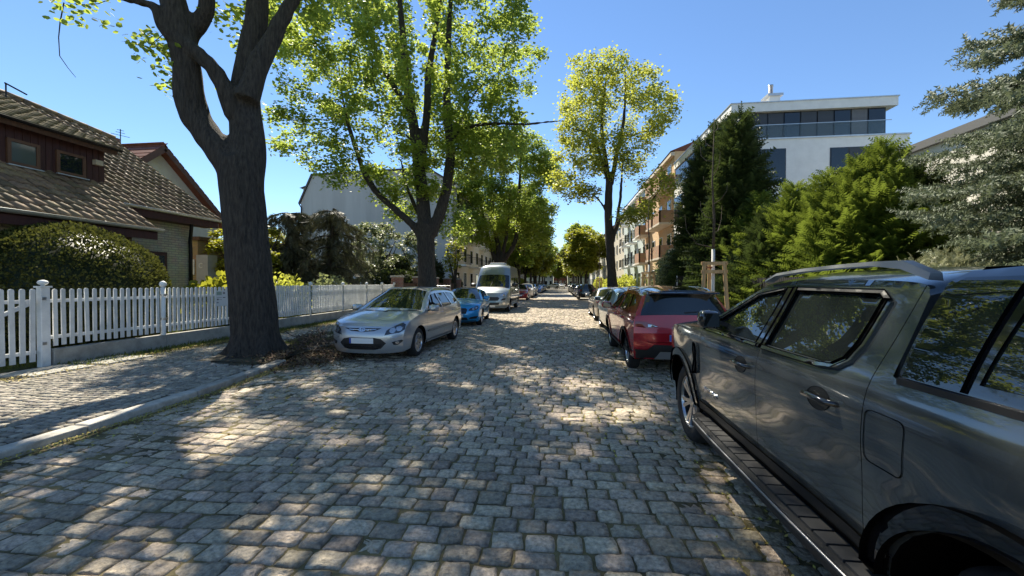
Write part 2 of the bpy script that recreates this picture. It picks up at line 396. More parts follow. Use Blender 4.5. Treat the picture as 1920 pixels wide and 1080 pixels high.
P = np.c_[c[:, 0]+sx*(c[:, 3]+.012), c[:, 1]+sy*(c[:, 4]+.012), np.maximum(c[:, 2]-.014, -.017)+rng.uniform(0, .012, n)]
cl = np.sin(P[:, 0]*1.9+2)*np.sin(P[:, 1]*1.3)+.9*(P[:, 0] > .2)+rng.normal(0, .5, n); P = P[cl > .05]
scatter('blossom_litter', P, .026, blos, 'yellow green fallen blossom caught between the cobbles', 'litter', 2)
# gutter litter
n = 5200; yy = rng.uniform(2, 12, n); P = np.c_[kerbL(yy)+np.abs(rng.normal(0, .11, n)), yy, np.full(n, .004)+rng.uniform(0, .012, n)]
scatter('blossom_litter', P, .024, blos, 'yellow blossom litter lying along the left gutter', 'litter', 3)
bl = M('dry_leaves', (.13, .08, .04), .85, island=.6, hue=.03)
n = 5200; P = np.c_[rng.normal(-5.25, .42, n), rng.normal(8.0, .55, n), np.zeros(n)]; P[:, 2] = np.where(P[:, 0] < kerbL(P[:, 1])-.05, .12, .006)+rng.uniform(0, .05, n)
scatter('dry_leaves', P, .06, bl, 'brown dry leaves swept into the gutter by the trunk', 'leaves', 4, .5, .5)
n = 6000; P = np.c_[-8.6-.0+np.abs(rng.normal(0, .28, n)), rng.uniform(5, 22, n), .122+rng.uniform(0, .012, n)]
scatter('blossom_litter', P, .035, M('straw_litter', (.33, .26, .08), .9, island=.4, hue=.02), 'straw coloured litter along the foot of the fence wall', 'litter', 5)
def grass(name, P, h, mat, label, seed=1):
    r = np.random.default_rng(seed); n = len(P); a = r.uniform(0, 2*np.pi, n); hh = h*r.uniform(.4, 1.2, n); w = .006+.006*r.random(n)
    s = np.c_[np.cos(a)*w, np.sin(a)*w, np.zeros(n)]; t = np.c_[r.normal(0, .35, n)*hh, r.normal(0, .35, n)*hh, hh]
    V = np.stack([P-s, P+s, P+t], 1)
    return tag(link(name, np_mesh(name, V.reshape(-1, 3), np.arange(n*3).reshape(-1, 3), mat)), label, 'grass', kind='stuff')
gm = leafmat('grass_blade', (.035, .05, .01), (.12, .15, .03), (.2, .25, .04), .3)
n = 9000; P = np.c_[rng.uniform(-9.1, -8.5, n)+.1*rng.normal(0, 1, n), rng.uniform(6.2, 30, n), np.full(n, .11)]
grass('grass', P, .07, gm, 'thin grass along the foot of the fence wall')
n = 7000; P = np.c_[rng.uniform(-7.1, -5.95, n), rng.uniform(7.6, 12.5, n), np.full(n, .08)]; P = P[np.sin(P[:, 0]*5)*np.sin(P[:, 1]*3.1)+rng.normal(0, .4, len(P)) > -.1]
grass('grass', P, .085, gm, 'patchy grass growing around the forked trunk', 2)
n = 26000; P = np.c_[rng.uniform(-14, -9.4, n), rng.uniform(5.5, 19, n), np.full(n, .10)]
grass('grass', P, .09, gm, 'lawn grass behind the white picket fence', 3)
# brush pile
tw = M('dry_twig', (.085, .065, .05), .9, var=.3, vscale=20)
tpile = thing('twig_pile', 'tangled heap of dry twigs beside the thick forked trunk', 'twigs', (-5.75, 8.75, .11))
for k in range(150):
    mb = MB(); a = rng.uniform(0, 2*math.pi); L = rng.uniform(.25, .8); c = np.array([-5.8+rng.normal(0, .3), 8.85+rng.normal(0, .42), 0]); hh = max(.0, .42-.5*math.hypot(c[0]+5.8, (c[1]-8.85)*.8)); z = .13+rng.random()*hh
    p = [];
    for s in range(5):
        t = s/4-.5; p.append((c[0]+math.cos(a+.5*t)*L*t+rng.normal(0, .02), c[1]+math.sin(a+.7*t)*L*t+rng.normal(0, .02), max(.02 if c[0] > -5.4 else .125, z+rng.normal(0, .035)+.15*t*rng.normal())))
    r0 = rng.uniform(.004, .009); mb.tube(p, [r0, r0, r0*.9, r0*.7, r0*.4], 5)
    mb.build('twig', tw, tpile, True)
# ================================================================ buildings
def brickmat(name, c1, c2, mortar, bw=.24, bh=.08, ms=.012, bump=.006):
    if name in MATS: return MATS[name]
    m = bpy.data.materials.new(name); m.use_nodes = True; MATS[name] = m
    n = m.node_tree.nodes; l = m.node_tree.links; b = n['Principled BSDF']; b.inputs['Roughness'].default_value = .85
    tc = n.new('ShaderNodeTexCoord'); sp = n.new('ShaderNodeSeparateXYZ'); l.new(tc.outputs['Object'], sp.inputs[0])
    ad = n.new('ShaderNodeMath'); ad.operation = 'ADD'; l.new(sp.outputs[0], ad.inputs[0]); l.new(sp.outputs[1], ad.inputs[1])
    cb = n.new('ShaderNodeCombineXYZ'); l.new(ad.outputs[0], cb.inputs[0]); l.new(sp.outputs[2], cb.inputs[1])
    bt = n.new('ShaderNodeTexBrick'); l.new(cb.outputs[0], bt.inputs['Vector']); bt.inputs['Scale'].default_value = 1
    for k, v in (('Color1', c1), ('Color2', c2), ('Mortar', mortar)): bt.inputs[k].default_value = (*v, 1)
    bt.inputs['Brick Width'].default_value = bw; bt.inputs['Row Height'].default_value = bh; bt.inputs['Mortar Size'].default_value = ms
    nz = n.new('ShaderNodeTexNoise'); nz.inputs['Scale'].default_value = 3; l.new(tc.outputs['Object'], nz.inputs['Vector'])
    mx = n.new('ShaderNodeMix'); mx.data_type = 'RGBA'; mx.blend_type = 'MULTIPLY'; mx.inputs[0].default_value = .5
    l.new(bt.outputs[0], mx.inputs[6]); l.new(nz.outputs['Color'], mx.inputs[7])
    hs = n.new('ShaderNodeHueSaturation'); hs.inputs['Saturation'].default_value = .9; hs.inputs['Value'].default_value = 1.3; l.new(mx.outputs[2], hs.inputs['Color'])
    l.new(hs.outputs[0], b.inputs['Base Color'])
    bp = n.new('ShaderNodeBump'); bp.inputs['Distance'].default_value = bump; bp.invert = True; l.new(bt.outputs['Fac'], bp.inputs['Height']); l.new(bp.outputs[0], b.inputs['Normal'])
    return m
def streakmat(name, col, dark, sc=(1.2, 1.2, .07)):
    return M(name, dark, .9, var=.1, vscale=1.0, col2=col, stretch=sc, bump=.004, bscale=8, detail=8)
palebrick = brickmat('pale_brick', (.46, .42, .28), (.40, .36, .23), (.28, .25, .2))
yellowbrick = brickmat('yellow_brick', (.36, .25, .11), (.28, .19, .085), (.25, .2, .14))
redbrick = brickmat('red_brick', (.30, .10, .055), (.24, .08, .045), (.3, .26, .22))
orangebrick = brickmat('orange_brick', (.42, .20, .09), (.36, .17, .08), (.40, .3, .2))
redwood = M('dark_red_wood', (.055, .016, .012), .6, var=.3, vscale=3, stretch=(6, 6, .5), bump=.003, bscale=20)
brownwood = M('brown_wood', (.075, .035, .02), .6, var=.35, vscale=4, stretch=(5, 5, .6), bump=.003, bscale=20)
plaster = M('plaster_white', (.84, .83, .80), .9, var=.07, vscale=2, bump=.002, bscale=60)
creamplaster = M('plaster_cream', (.72, .66, .52), .9, var=.1, vscale=1.2, bump=.002, bscale=60)
greyplaster = streakmat('plaster_grey', (.56, .565, .56), (.45, .455, .45), (.5, .5, .05))
pane = glassmat('window_glass', (.012, .016, .02), .02, .7)
zinc = M('zinc', (.55, .56, .57), .4, .7, var=.1)
tilem = M('roof_tile', (.17, .11, .07), .75, var=.35, vscale=6, rand=.3, island=.3, hue=.015, col2=(.33, .23, .14))
mosstile = M('mossy_tile', (.16, .12, .06), .9, var=.35, vscale=5, rand=.25, island=.25, col2=(.24, .19, .10))
redtile = M('red_roof_tile', (.16, .055, .035), .8, var=.3, vscale=5, island=.3)
# ---------------------------------------------------------------- house behind the hedge dome
house = thing('brick_house', 'pale brick house with brown tiled roof and dark red dormer', 'house', (-14, 8, .1))
TH = math.atan(.7); CS, SN = math.cos(TH), math.sin(TH)
EX, EZ = -11.37, 3.15
def rp3(s, y, c=0, th=TH, x0=EX, z0=EZ): return (x0-s*math.cos(th)+c*math.sin(th), y, z0+s*math.sin(th)+c*math.cos(th))
w = MB(); w.add([(-13, 3, .1), (-13, 12.75, .1), (-13, 12.75, 4.15), (-13, 3, 4.15)], [(0, 1, 2, 3)])
w.add([(-13, 12.75, .1), (-22.8, 12.75, .1), (-22.8, 12.75, 4.15), (-17.9, 12.75, 7.45), (-13, 12.75, 4.15)], [(0, 1, 2, 3, 4)])
w.add([(-11.95, 3, .1), (-11.95, 9.35, .1), (-11.95, 9.35, 3.4), (-11.95, 3, 3.4)], [(0, 1, 2, 3)])
w.add([(-11.95, 9.35, .1), (-13.02, 9.35, .1), (-13.02, 9.35, 4.1), (-11.95, 9.35, 3.4)], [(0, 1, 2, 3)])
w.add([(-22.8, 3.02, .1), (-11.95, 3.02, .1), (-11.95, 3.02, 3.4), (-13, 3.02, 4.15), (-17.9, 3.02, 7.5), (-22.8, 3.02, 4.15)], [(0, 1, 2, 3, 4, 5)])
w.build('wall', palebrick, house)
MB().box(-11.95, -11.7, 9.42, 9.7, .1, 3.25).build('porch_post', redwood, house)
sl_ = MB()   # roof slab under the tiles
def slab(P, t=.12):
    n = len(P); Q = [(a+.0, b, c-t) for a, b, c in P]; sl_.add(P+Q, [tuple(range(n)), tuple(range(2*n-1, n-1, -1))]+[(i, n+i, n+(i+1) % n, (i+1) % n) for i in range(n)])
slab([rp3(0, 3), rp3(0, 10.12), rp3(1.32, 10.12), rp3(1.32, 13.15), rp3(6.9, 13.15), rp3(7.97, 10.9), rp3(7.97, 3)])
slab([(-17.9, 3, 7.72), (-17.9, 10.9, 7.72), (-18.8, 13.45, 7.1), (-23.2, 13.4, 4.0), (-23.2, 3, 4.0)])
slab([(-17.9, 10.9, 7.72), rp3(6.9, 13.45), (-18.8, 13.45, 7.1)])
sl_.build('roof_deck', brownwood, house)
# dormer
DX = -13.25; DTH = math.atan(.44); dy1 = 10.15
dorm = MB(); zr = 3.94+.7*(-12.5-DX)
d = MB(); d.add([(DX, 3, zr-.3), (DX, dy1, zr-.3), (DX, dy1, 5.62), (DX, 3, 5.62)], [(0, 1, 2, 3)])
d.add([(DX, dy1, zr-.3), (-17.8, dy1, 7.55), (-17.8, dy1, 7.62), (DX, dy1, 5.62)], [(0, 1, 2, 3)])
dw = d.build('dormer_wall', redwood, house)
for k in range(48):
    yy = 3.05+k*.15
    if yy < dy1: MB().box(DX, DX+.012, yy, yy+.135, zr-.1, 5.6).build('cladding_board', redwood, dw)
def dwin(p0, p1, q0, q1, curtain):
    a = atx(*p0, DX); b = atx(*p1, DX); y0, y1 = a[1], b[1]; z0 = (atx(*q0, DX)[2]+atx(*q1, DX)[2])/2; z1 = (a[2]+b[2])/2
    f = MB()
    for (ya, yb, za, zb) in ((y0, y1, z1-.07, z1), (y0, y1, z0, z0+.07), (y0, y0+.07, z0+.07, z1-.07), (y1-.07, y1, z0+.07, z1-.07)): f.box(DX, DX+.06, ya, yb, za, zb)
    wd = f.build('window', M('window_wood', (.13, .06, .03), .5, var=.2), house)
    MB().box(DX+.014, DX+.03, y0+.07, y1-.07, z0+.07, z1-.07).build('pane', glassmat('curtained_glass', (.10, .12, .11), .05) if curtain else pane, wd)
    MB().box(DX+.06, DX+.13, y0-.03, y1+.03, z0-.04, z0-.015).build('sill', zinc, wd)
dwin((10, 258), (72, 272), (10, 306), (72, 318), True); dwin((103, 281), (158, 294), (103, 322), (158, 336), False)
o = MB().box(DX+.02, DX+.14, 9.93, 10.12, 4.98, 5.12).build('floodlight', M('beige_plastic', (.5, .42, .3), .5), house)
# tiles
def tile_mesh(mat):
    A = [0, .045, .09, .14, .19, .245]; C = [0.0, .034, .045, .028, .008, .0]; V = []
    for b, rise, drop in ((-.025, .03, .028), (-.03, .03, 0), (.36, .0, 0)):
        for a, c in zip(A, C): V.append((a, b, c+rise-drop))
    F = [(k*6+i, k*6+i+1, (k+1)*6+i+1, (k+1)*6+i) for k in range(2) for i in range(5)]
    return np.array(V), np.array(F)
TV, TF = tile_mesh(None)
def tiles(specs, th, x0, z0, mat, parent, nbig):
    """specs list (s,y)"""
    c, s_ = math.cos(th), math.sin(th); E = np.array([[0, 1, 0], [-c, 0, s_], [s_, 0, c]])   # rows: a,b,n
    me = np_mesh('roof_tile', TV@E, TF, mat, False); off = np.array(root_loc(parent))
    L = []
    for s, y in specs: L.append(np.array(rp3(s, y, .005, th, x0, z0)))
    L = np.array(L)+np.c_[rng.normal(0, .006, len(L)), rng.normal(0, .006, len(L)), rng.normal(0, .004, len(L))]
    dd = L-np.array([0, 0, CH]); dep = dd@_fw; uu = 960+FPX*(dd@_rt)/dep; vis = (uu > -20); o = np.argsort(np.where(vis, np.linalg.norm(dd, axis=1), 1e6)); bg_ = o[:nbig]; rs = o[nbig:]
    for i in bg_: link('roof_tile', me, parent, tuple(L[i]-off), (rng.normal(0, .012), rng.normal(0, .012), 0))
    if len(rs):
        V = (TV@E)[None]+L[rs][:, None]-off; F = (TF[None]+(np.arange(len(rs))*len(TV))[:, None, None]).reshape(-1, 4)
        q = link('roof_tiles', np_mesh('roof_tiles', V.reshape(-1, 3), F, mat), parent); q['kind'] = 'stuff'
main = []; dr = []
for i in range(25):
    s = i*.33
    for k in range(43):
        y = 3+k*.245
        if y > 10.0 and s < 1.3: continue
        ymax = 13.5 if s < 6.8 else 13.5-(s-6.8)*2.3
        if y+.2 > ymax: continue
        if y < 9.98 and s > 2.35: continue
        if s > 7.95: continue
        main.append((s, y))
tiles(main, TH, EX, EZ, tilem, house, 240)
for i in range(17):
    for k in range(30): dr.append((i*.33, 3+k*.245))
tiles(dr, DTH, -12.9, 5.5, mosstile, house, 60)
q = MB(); q.add([rp3(0, 3, -.02, DTH, -12.9, 5.5), rp3(0, 10.35, -.02, DTH, -12.9, 5.5), rp3(5.5, 10.35, -.02, DTH, -12.9, 5.5), rp3(5.5, 3, -.02, DTH, -12.9, 5.5)]+[rp3(0, 3, -.16, DTH, -12.9, 5.5), rp3(0, 10.35, -.16, DTH, -12.9, 5.5), rp3(5.5, 10.35, -.16, DTH, -12.9, 5.5), rp3(5.5, 3, -.16, DTH, -12.9, 5.5)],
    [(0, 1, 2, 3), (7, 6, 5, 4), (0, 4, 5, 1), (1, 5, 6, 2), (2, 6, 7, 3), (3, 7, 4, 0)]); q.build('dormer_roof', brownwood, house)
# ridge tiles, verge
rg_ = MB().lathe([(.11, 0), (.12, .4), (.105, .42)], 10, axis='y'); rme = rg_.mesh('ridge_tile', tilem, True)
for k in range(20): link('ridge_tile', rme, house, (-17.9+14, 3+k*.4-8, 7.74-.1))
hipA = Vector((-17.9, 10.95, 7.76)); hipB = Vector(rp3(6.9, 13.45, .06))
for k in range(7):
    a = hipA.lerp(hipB, k/7); b = hipA.lerp(hipB, (k+1.1)/7); MB().tube([a, b], [.1, .115], 8).build('ridge_tile', tilem, house, True)
va = Vector(rp3(1.32, 13.28, -.12)); vb = Vector(rp3(6.9, 13.4, -.12)); MB().bar(va, vb, .04, .2, (.57, 0, .82)).build('verge_board', brownwood, house)
def gutter(y0, y1, x, z, r=.075):
    mb = MB(); pr = [(r*math.cos(a), r*math.sin(a)) for a in np.linspace(math.pi, 2*math.pi, 9)]
    V = [(x+px, y, z+pz) for y in (y0, y1) for px, pz in pr]; mb.add(V, [(i, i+1, 10+i, 9+i) for i in range(8)]); mb.bar((x+r, y0, z), (x+r, y1, z), .02, .02); return mb
gutter(3, 10.2, EX+.07, EZ-.02).build('gutter', zinc, house, True); gutter(10.0, 13.35, rp3(1.32, 0)[0]+.07, rp3(1.32, 0)[2]-.02).build('gutter', zinc, house, True)
gutter(3, 10.4, -12.85, 5.5, .055).build('gutter', darkmetal, house, True)
MB().box(EX-.03, EX+.0, 3, 10.12, EZ-.32, EZ-.1).build('fascia', redwood, house); MB().box(-12.47, -12.44, 10.13, 13.3, 3.6, 3.82).build('fascia', redwood, house)
MB().box(-13, EX-.03, 3, 10.1, EZ-.12, EZ-.10).build('soffit', redwood, house); MB().box(-13, -12.47, 10.1, 13.3, 3.62, 3.66).build('soffit', redwood, house)
MB().tube([(-12.55, 12.35, 3.78), (-12.62, 12.4, 3.5), (-12.9, 12.62, 3.05), (-12.92, 12.66, 2.8), (-12.92, 12.66, .1)], .055, 10).build('downpipe', darkmetal, house, True)
a = atx(262, 458, -13); b = atx(309, 516, -13)
f = MB().box(-13, -12.9, b[1]-1.75, b[1], b[2]-.25, 2.62).build('window', redwood, house)
MB().box(-12.9, -12.885, b[1]-1.62, b[1]-.1, b[2]-.12, 2.5).build('pane', pane, f)
MB().tube([(-17.2, 10.6, 7.4), (-17.2, 10.6, 7.85)], .02, 6).bar((-17.2, 10.57, 7.85), (-17.2, 11.1, 7.72), .035, .035).build('roof_hook', darkmetal, house)
_a = aty(226, 275, 17.2); AX, AY, AZ = _a
an = thing('antenna', 'thin roof antenna standing above the brown tiled roof', 'antenna', (AX, AY, AZ))
MB().tube([(AX, AY, AZ-.4), (AX, AY, AZ+.85)], .02, 6).build('mast', darkmetal, an)
for z, l in ((AZ+.8, .12), (AZ+.68, .16), (AZ+.55, .32)): MB().tube([(AX-l*.4, AY-l, z), (AX+l*.4, AY+l, z)], .012, 5).build('element', darkmetal, an)
# white gabled house behind
h2 = thing('gabled_house', 'white rendered house gable with red tiled roof behind the brick house', 'house', (-22, 17.8, .1))
MB().prism([(14.2, .1), (21.4, .1), (21.4, 5.1), (17.8, 8.25), (14.2, 5.1)], 'x', -26, -20).build('wall', M('gable_plaster', (.62, .64, .66), .9, var=.08, vscale=3), h2)
for s in (-1, 1):
    q = MB(); A = [(-26.5, 17.8, 8.45), (-19.55, 17.8, 8.45), (-19.55, 17.8+s*4.1, 4.85), (-26.5, 17.8+s*4.1, 4.85)]; q.add(A+[(x, y, z-.2) for x, y, z in A], [(0, 1, 2, 3), (7, 6, 5, 4), (0, 4, 5, 1), (1, 5, 6, 2), (2, 6, 7, 3), (3, 7, 4, 0)])
    rf_ = q.build('roof', redtile, h2)
    for k in range(14):
        t0 = k/14; MB().bar((-26.5, 17.8+s*4.1*t0, 8.49-3.6*t0), (-19.5, 17.8+s*4.1*t0, 8.49-3.6*t0), .30, .035, (0, s*.66, .75)).build('tile_course', redtile, rf_)
    MB().bar((-19.52, 17.8, 8.3), (-19.52, 17.8+s*4.15, 4.68), .05, .26).build('bargeboard', M('brown_board', (.12, .06, .045), .6, var=.2), h2)
MB().box(-20.9, -20.3, 15.8, 16.4, 6.2, 8.3).build('chimney', redbrick, h2)
f = MB().box(-20, -19.95, 17.5, 17.95, 6.45, 7.0).build('window', plaster, h2); MB().box(-19.95, -19.94, 17.55, 17.9, 6.5, 6.95).build('pane', pane, f)
# yellow brick annex
ax = thing('brick_annex', 'small yellow brick building with white framed window behind the shrubs', 'building', (-17, 17, .1))
MB().box(-19, -15.98, 16, 20, .1, 3.5).build('wall', yellowbrick, ax)
MB().box(-15.96, -15.4, 15.9, 16.4, .1, 2.85).build('grey_panel', M('grey_panel', (.30, .31, .33), .6, var=.1), ax)
MB().tube([(-15.72+.09*math.cos(t), 15.89, 2.38+.10*math.sin(t)) for t in np.linspace(.8, 5.6, 12)], .018, 6).build('ornament', M('pale_ornament', (.6, .6, .6), .5), ax)
f = MB().box(-16.55, -16.12, 15.93, 15.99, 1.98, 2.66).build('window', whitepaint, ax)
MB().box(-16.5, -16.17, 15.915, 15.935, 2.35, 2.61).build('pane', pane, f); MB().box(-16.5, -16.17, 15.915, 15.935, 2.03, 2.30).build('pane', pane, f)
MB().box(-19.2, -15.7, 15.8, 20.2, 3.5, 3.65).build('roof', brownwood, ax)

# ---------------------------------------------------------------- apartment blocks along the street
def block(name, label, xf, depth, y0, y1, h, wall, floors, bays, side, roofc, gable=None, balc=(), balcmat=None, wmat=None, z0=2.2, sillw=True, lod=1, group=None, pk_=.6):
    """xf facade plane, side=+1: facade faces +x (left side of the street)"""
    root = thing(name, label, 'building', (xf-side*depth/2, (y0+y1)/2, .1), group=group); xb = xf-side*depth
    MB().box(min(xf, xb), max(xf, xb), y0, y1, .1, h).build('wall', wall, root)
    pitch = min(depth/2, 4.0)*pk_
    r = MB(); ov = .35; xm = (xf+xb)/2
    r.add([(xf+side*ov, y0-.1, h), (xf+side*ov, y1+.1, h), (xf-side*2.2, y1+.1, h+pitch), (xf-side*2.2, y0-.1, h+pitch), (xb+side*2.2, y0-.1, h+pitch), (xb+side*2.2, y1+.1, h+pitch), (xb-side*ov, y1+.1, h), (xb-side*ov, y0-.1, h)],
          [(0, 1, 2, 3), (3, 2, 5, 4), (4, 5, 6, 7), (0, 3, 4, 7), (1, 6, 5, 2), (0, 7, 6, 1)]); r.build('roof', roofc, root)
    MB().box(min(xf, xf+side*.3), max(xf, xf+side*.3), y0, y1, h-.35, h-.05).build('cornice', wmat or plaster, root)
    fh = (h-.8)/floors; bw = (y1-y0)/bays; X0, X1 = sorted((xf+side*.002, xf+side*.06)); Xp0, Xp1 = sorted((xf+side*.06, xf+side*.075))
    fr = whitepaint
    for i in range(floors):
        for k in range(bays):
            yc = y0+(k+.5)*bw; za = .9+i*fh+.3; ww, hh = min(1.15, bw*.5), min(1.7, fh*.6)
            wd = MB().box(X0, X1, yc-ww/2, yc+ww/2, za, za+hh).build('window', fr, root)
            MB().box(Xp0, Xp1, yc-ww/2+.08, yc-.03, za+.08, za+hh-.08).build('pane', pane, wd)
            MB().box(Xp0, Xp1, yc+.03, yc+ww/2-.08, za+.08, za+hh-.08).build('pane', pane, wd)
    for (i, k, kind) in balc:
        yc = y0+(k+.5)*bw; za = .9+i*fh-.05; Xa, Xb = sorted((xf, xf+side*1.15)); ww = min(2.6, bw*.85)
        bl_ = MB().box(Xa, Xb, yc-ww/2, yc+ww/2, za-.16, za).build('balcony', wmat or plaster, root)
        if kind == 'solid':
            bx = xf+side*1.15; A, B = sorted((bx, bx-side*.12)); m_ = MB().box(A, B, yc-ww/2, yc+ww/2, za, za+1.0)
            m_.box(Xa, Xb, yc-ww/2, yc-ww/2+.12, za, za+1.0).box(Xa, Xb, yc+ww/2-.12, yc+ww/2, za, za+1.0); m_.build('parapet', balcmat, bl_)
        else:
            m_ = MB(); bx = xf+side*1.1
            for yy in np.linspace(yc-ww/2+.03, yc+ww/2-.03, 14): m_.tube([(bx, yy, za), (bx, yy, za+1.0)], .012, 4)
            m_.bar((bx, yc-ww/2, za+1.0), (bx, yc+ww/2, za+1.0), .04, .04)
            for e in (-1, 1): m_.bar((xf, yc+e*ww/2, za+1.0), (bx, yc+e*ww/2, za+1.0), .04, .04)
            m_.build('railing', darkmetal, bl_)
    return root
slate = M('dark_roofing', (.05, .045, .045), .7, var=.3, vscale=6)
gb = block('apartment_building', 'cream apartment building with blind grey gable behind the multi stemmed tree', -10, 15.2, 36.9, 58, 11, creamplaster, 4, 7, 1, slate, pk_=.2, balc=[(i, k, 'rail') for i in (1, 2, 3) for k in (0, 2, 4)])
MB().prism([(-9.97, .1), (-25.25, .1), (-25.25, 9.5), (-24.0, 12.1), (-12.4, 12.35), (-9.97, 10.9)], 'y', 36.6, 36.88).build('blind_gable', greyplaster, gb)
for a, b in (((-25.4, 9.4), (-24.05, 12.2)), ((-24.1, 12.2), (-12.3, 12.45)), ((-12.4, 12.45), (-9.8, 10.9))):
    MB().bar((a[0], 36.7, a[1]), (b[0], 36.7, b[1]), .5, .14, (0, 0, 1)).build('roof_edge', M('edge_metal', (.07, .06, .055), .5), gb)
MB().tube([(-25.4, 36.5, 9.4), (-25.15, 36.5, 9.0), (-25.15, 36.5, .1)], .06, 8).build('downpipe', darkmetal, gb, True)
block('apartment_building', 'pale apartment building past the cream one on the left', -10.5, 12, 60, 84, 13, M('pl2', (.60, .57, .5), .9, var=.1), 4, 8, 1, slate, balc=[(i, k, 'rail') for i in (1, 2, 3) for k in (1, 5)])
block('apartment_building', 'grey apartment building far down the left side of the street', -11, 12, 87, 130, 14, M('pl3', (.45, .44, .42), .9, var=.1), 4, 12, 1, redtile)
block('apartment_building', 'orange brick apartment building with boxy brick balconies', 9.3, 11, 34.2, 45.6, 12.4, M('pl4', (.66, .46, .27), .9, var=.1), 4, 4, -1, redtile, balc=[(i, k, 'solid') for i in (1, 2, 3) for k in (0, 1, 3)], balcmat=orangebrick, pk_=.25, wmat=M('pl4b', (.6, .52, .42), .9))
block('apartment_building', 'pale green apartment building with white railed balconies', 9.6, 11, 46, 62, 12.6, M('pl5', (.52, .58, .53), .9, var=.08), 4, 6, -1, slate, balc=[(i, k, 'rail') for i in (1, 2, 3) for k in (0, 2, 4)])
block('apartment_building', 'beige apartment building beyond the pale green one', 9.8, 11, 62.5, 92, 11.5, M('pl6', (.62, .56, .44), .9, var=.1), 4, 9, -1, slate)
block('apartment_building', 'white apartment building far down the right side of the street', 10, 11, 94, 140, 12.5, M('pl7', (.68, .66, .62), .9, var=.1), 4, 12, -1, redtile)
def endblock(label, x0, x1, y, h, wall, bays):
    root = thing('corner_building', label, 'building', ((x0+x1)/2, y+5, .1)); MB().box(x0, x1, y, y+10, .1, h).build('wall', wall, root)
    MB().prism([(x0-.3, h), (x1+.3, h), (x1-2, h+3), (x0+2, h+3)], 'y', y-.3, y+10.3).build('roof', redtile, root)
    fh = h/4; bw = (x1-x0)/bays
    for i in range(4):
        for k in range(bays):
            xc = x0+(k+.5)*bw; wd = MB().box(xc-.6, xc+.6, y-.05, y, .8+i*fh, .8+i*fh+fh*.6).build('window', whitepaint, root)
            MB().box(xc-.5, xc+.5, y-.07, y-.05, .9+i*fh, .7+i*fh+fh*.6).build('pane', pane, wd)
endblock('pale corner building closing the far end of the street', -16, -3.2, 185, 13, M('pl8', (.6, .58, .55), .9), 6)
endblock('red brick building at the far end of the street', -3, 3.4, 188, 13, M('pl9', (.42, .16, .10), .9, var=.1), 3)
endblock('cream corner building at the far end of the street', 3.6, 18, 184, 12, M('pl10', (.62, .55, .42), .9), 6)
# ---------------------------------------------------------------- modern white building
mo = thing('modern_building', 'modern white flat roofed building with glazed penthouse storey', 'building', (13, 28, .1))
X0, X1, Y0, Y1 = 9.0, 17.5, 22.5, 33.2
MB().box(X0, X1, Y0, Y1, .1, 9.12).build('wall', plaster, mo)
MB().box(X0-.06, X1+.06, Y0-.06, Y1, 9.12, 9.19).build('parapet_cap', zinc, mo)
dk = M('dark_cladding', (.022, .026, .034), .35, var=.2)
ph = MB().box(X0+.12, 16.55, Y0+.22, Y1, 9.19, 10.6).build('penthouse', dk, mo)
roofslab = MB().box(X0-.02, 16.95, Y0-.02, Y1, 10.6, 11.05).build('roof_slab', plaster, mo); MB().box(X0-.06, 17.0, Y0-.06, Y1, 11.05, 11.1).build('roof_edge', zinc, roofslab)
blind = M('window_blind', (.035, .037, .042), .4, var=.3, vscale=1, stretch=(.1, .1, 60))
xs = np.linspace(X0+.25, 16.5, 10)
for k in range(9):
    m_ = {1: blind, 2: blind, 4: blind, 5: blind, 7: M('light_blind', (.12, .12, .125), .5, var=.3, vscale=1, stretch=(.1, .1, 60))}.get(k, pane)
    MB().box(xs[k]+.04, xs[k+1]-.04, Y0+.17, Y0+.23, 9.25, 10.55).build('pane', m_, ph)
ys_ = np.linspace(Y0+.8, Y1-.1, 9)
for k in range(8): MB().box(X0+.08, X0+.13, ys_[k]+.04, ys_[k+1]-.04, 9.25, 10.55).build('pane', pane, ph)
gl = M('balustrade_glass', (.25, .36, .42), .02); gl.node_tree.nodes['Principled BSDF'].inputs['Alpha'].default_value = .16
for k in range(9): MB().box(xs[k]-.1, xs[k+1]-.13, Y0+.03, Y0+.045, 9.2, 9.88).build('glass_balustrade', gl, mo)
ys_ = np.linspace(Y0+.05, Y1-.1, 9)
for k in range(8): MB().box(X0+.03, X0+.045, ys_[k]+.01, ys_[k+1]-.02, 9.2, 9.88).build('glass_balustrade', gl, mo)
MB().bar((X0+.04, Y0+.04, 9.9), (16.7, Y0+.04, 9.9), .03, .03).bar((X0+.04, Y0+.04, 9.9), (X0+.04, Y1, 9.9), .03, .03).build('handrail', steel, mo)
def mwin(xa, xb, za, zb, n, cols):
    wd = MB().box(xa, xb, Y0-.02, Y0+.02, za, zb).build('window', dk, mo); w_ = (xb-xa)/n
    for k in range(n): MB().box(xa+k*w_+.05, xa+(k+1)*w_-.05, Y0-.035, Y0-.02, za+.05, zb-.05).build('pane', cols[k], wd)
a = aty(1412, 277, Y0); b = aty(1473, 340, Y0); mwin(a[0]-.6, b[0], b[2]-.2, a[2]-.1, 2, [pane, pane])
a = aty(1556, 277, Y0); b = aty(1658, 316, Y0); mwin(a[0], b[0], b[2]-.1, a[2], 3, [pane, blind, pane])
mwin(9.6, 11.9, 3.6, 5.4, 2, [pane, pane]); mwin(13, 16, 3.6, 5.2, 3, [pane, blind, pane]); mwin(13, 16, .6, 2.6, 2, [pane, pane])
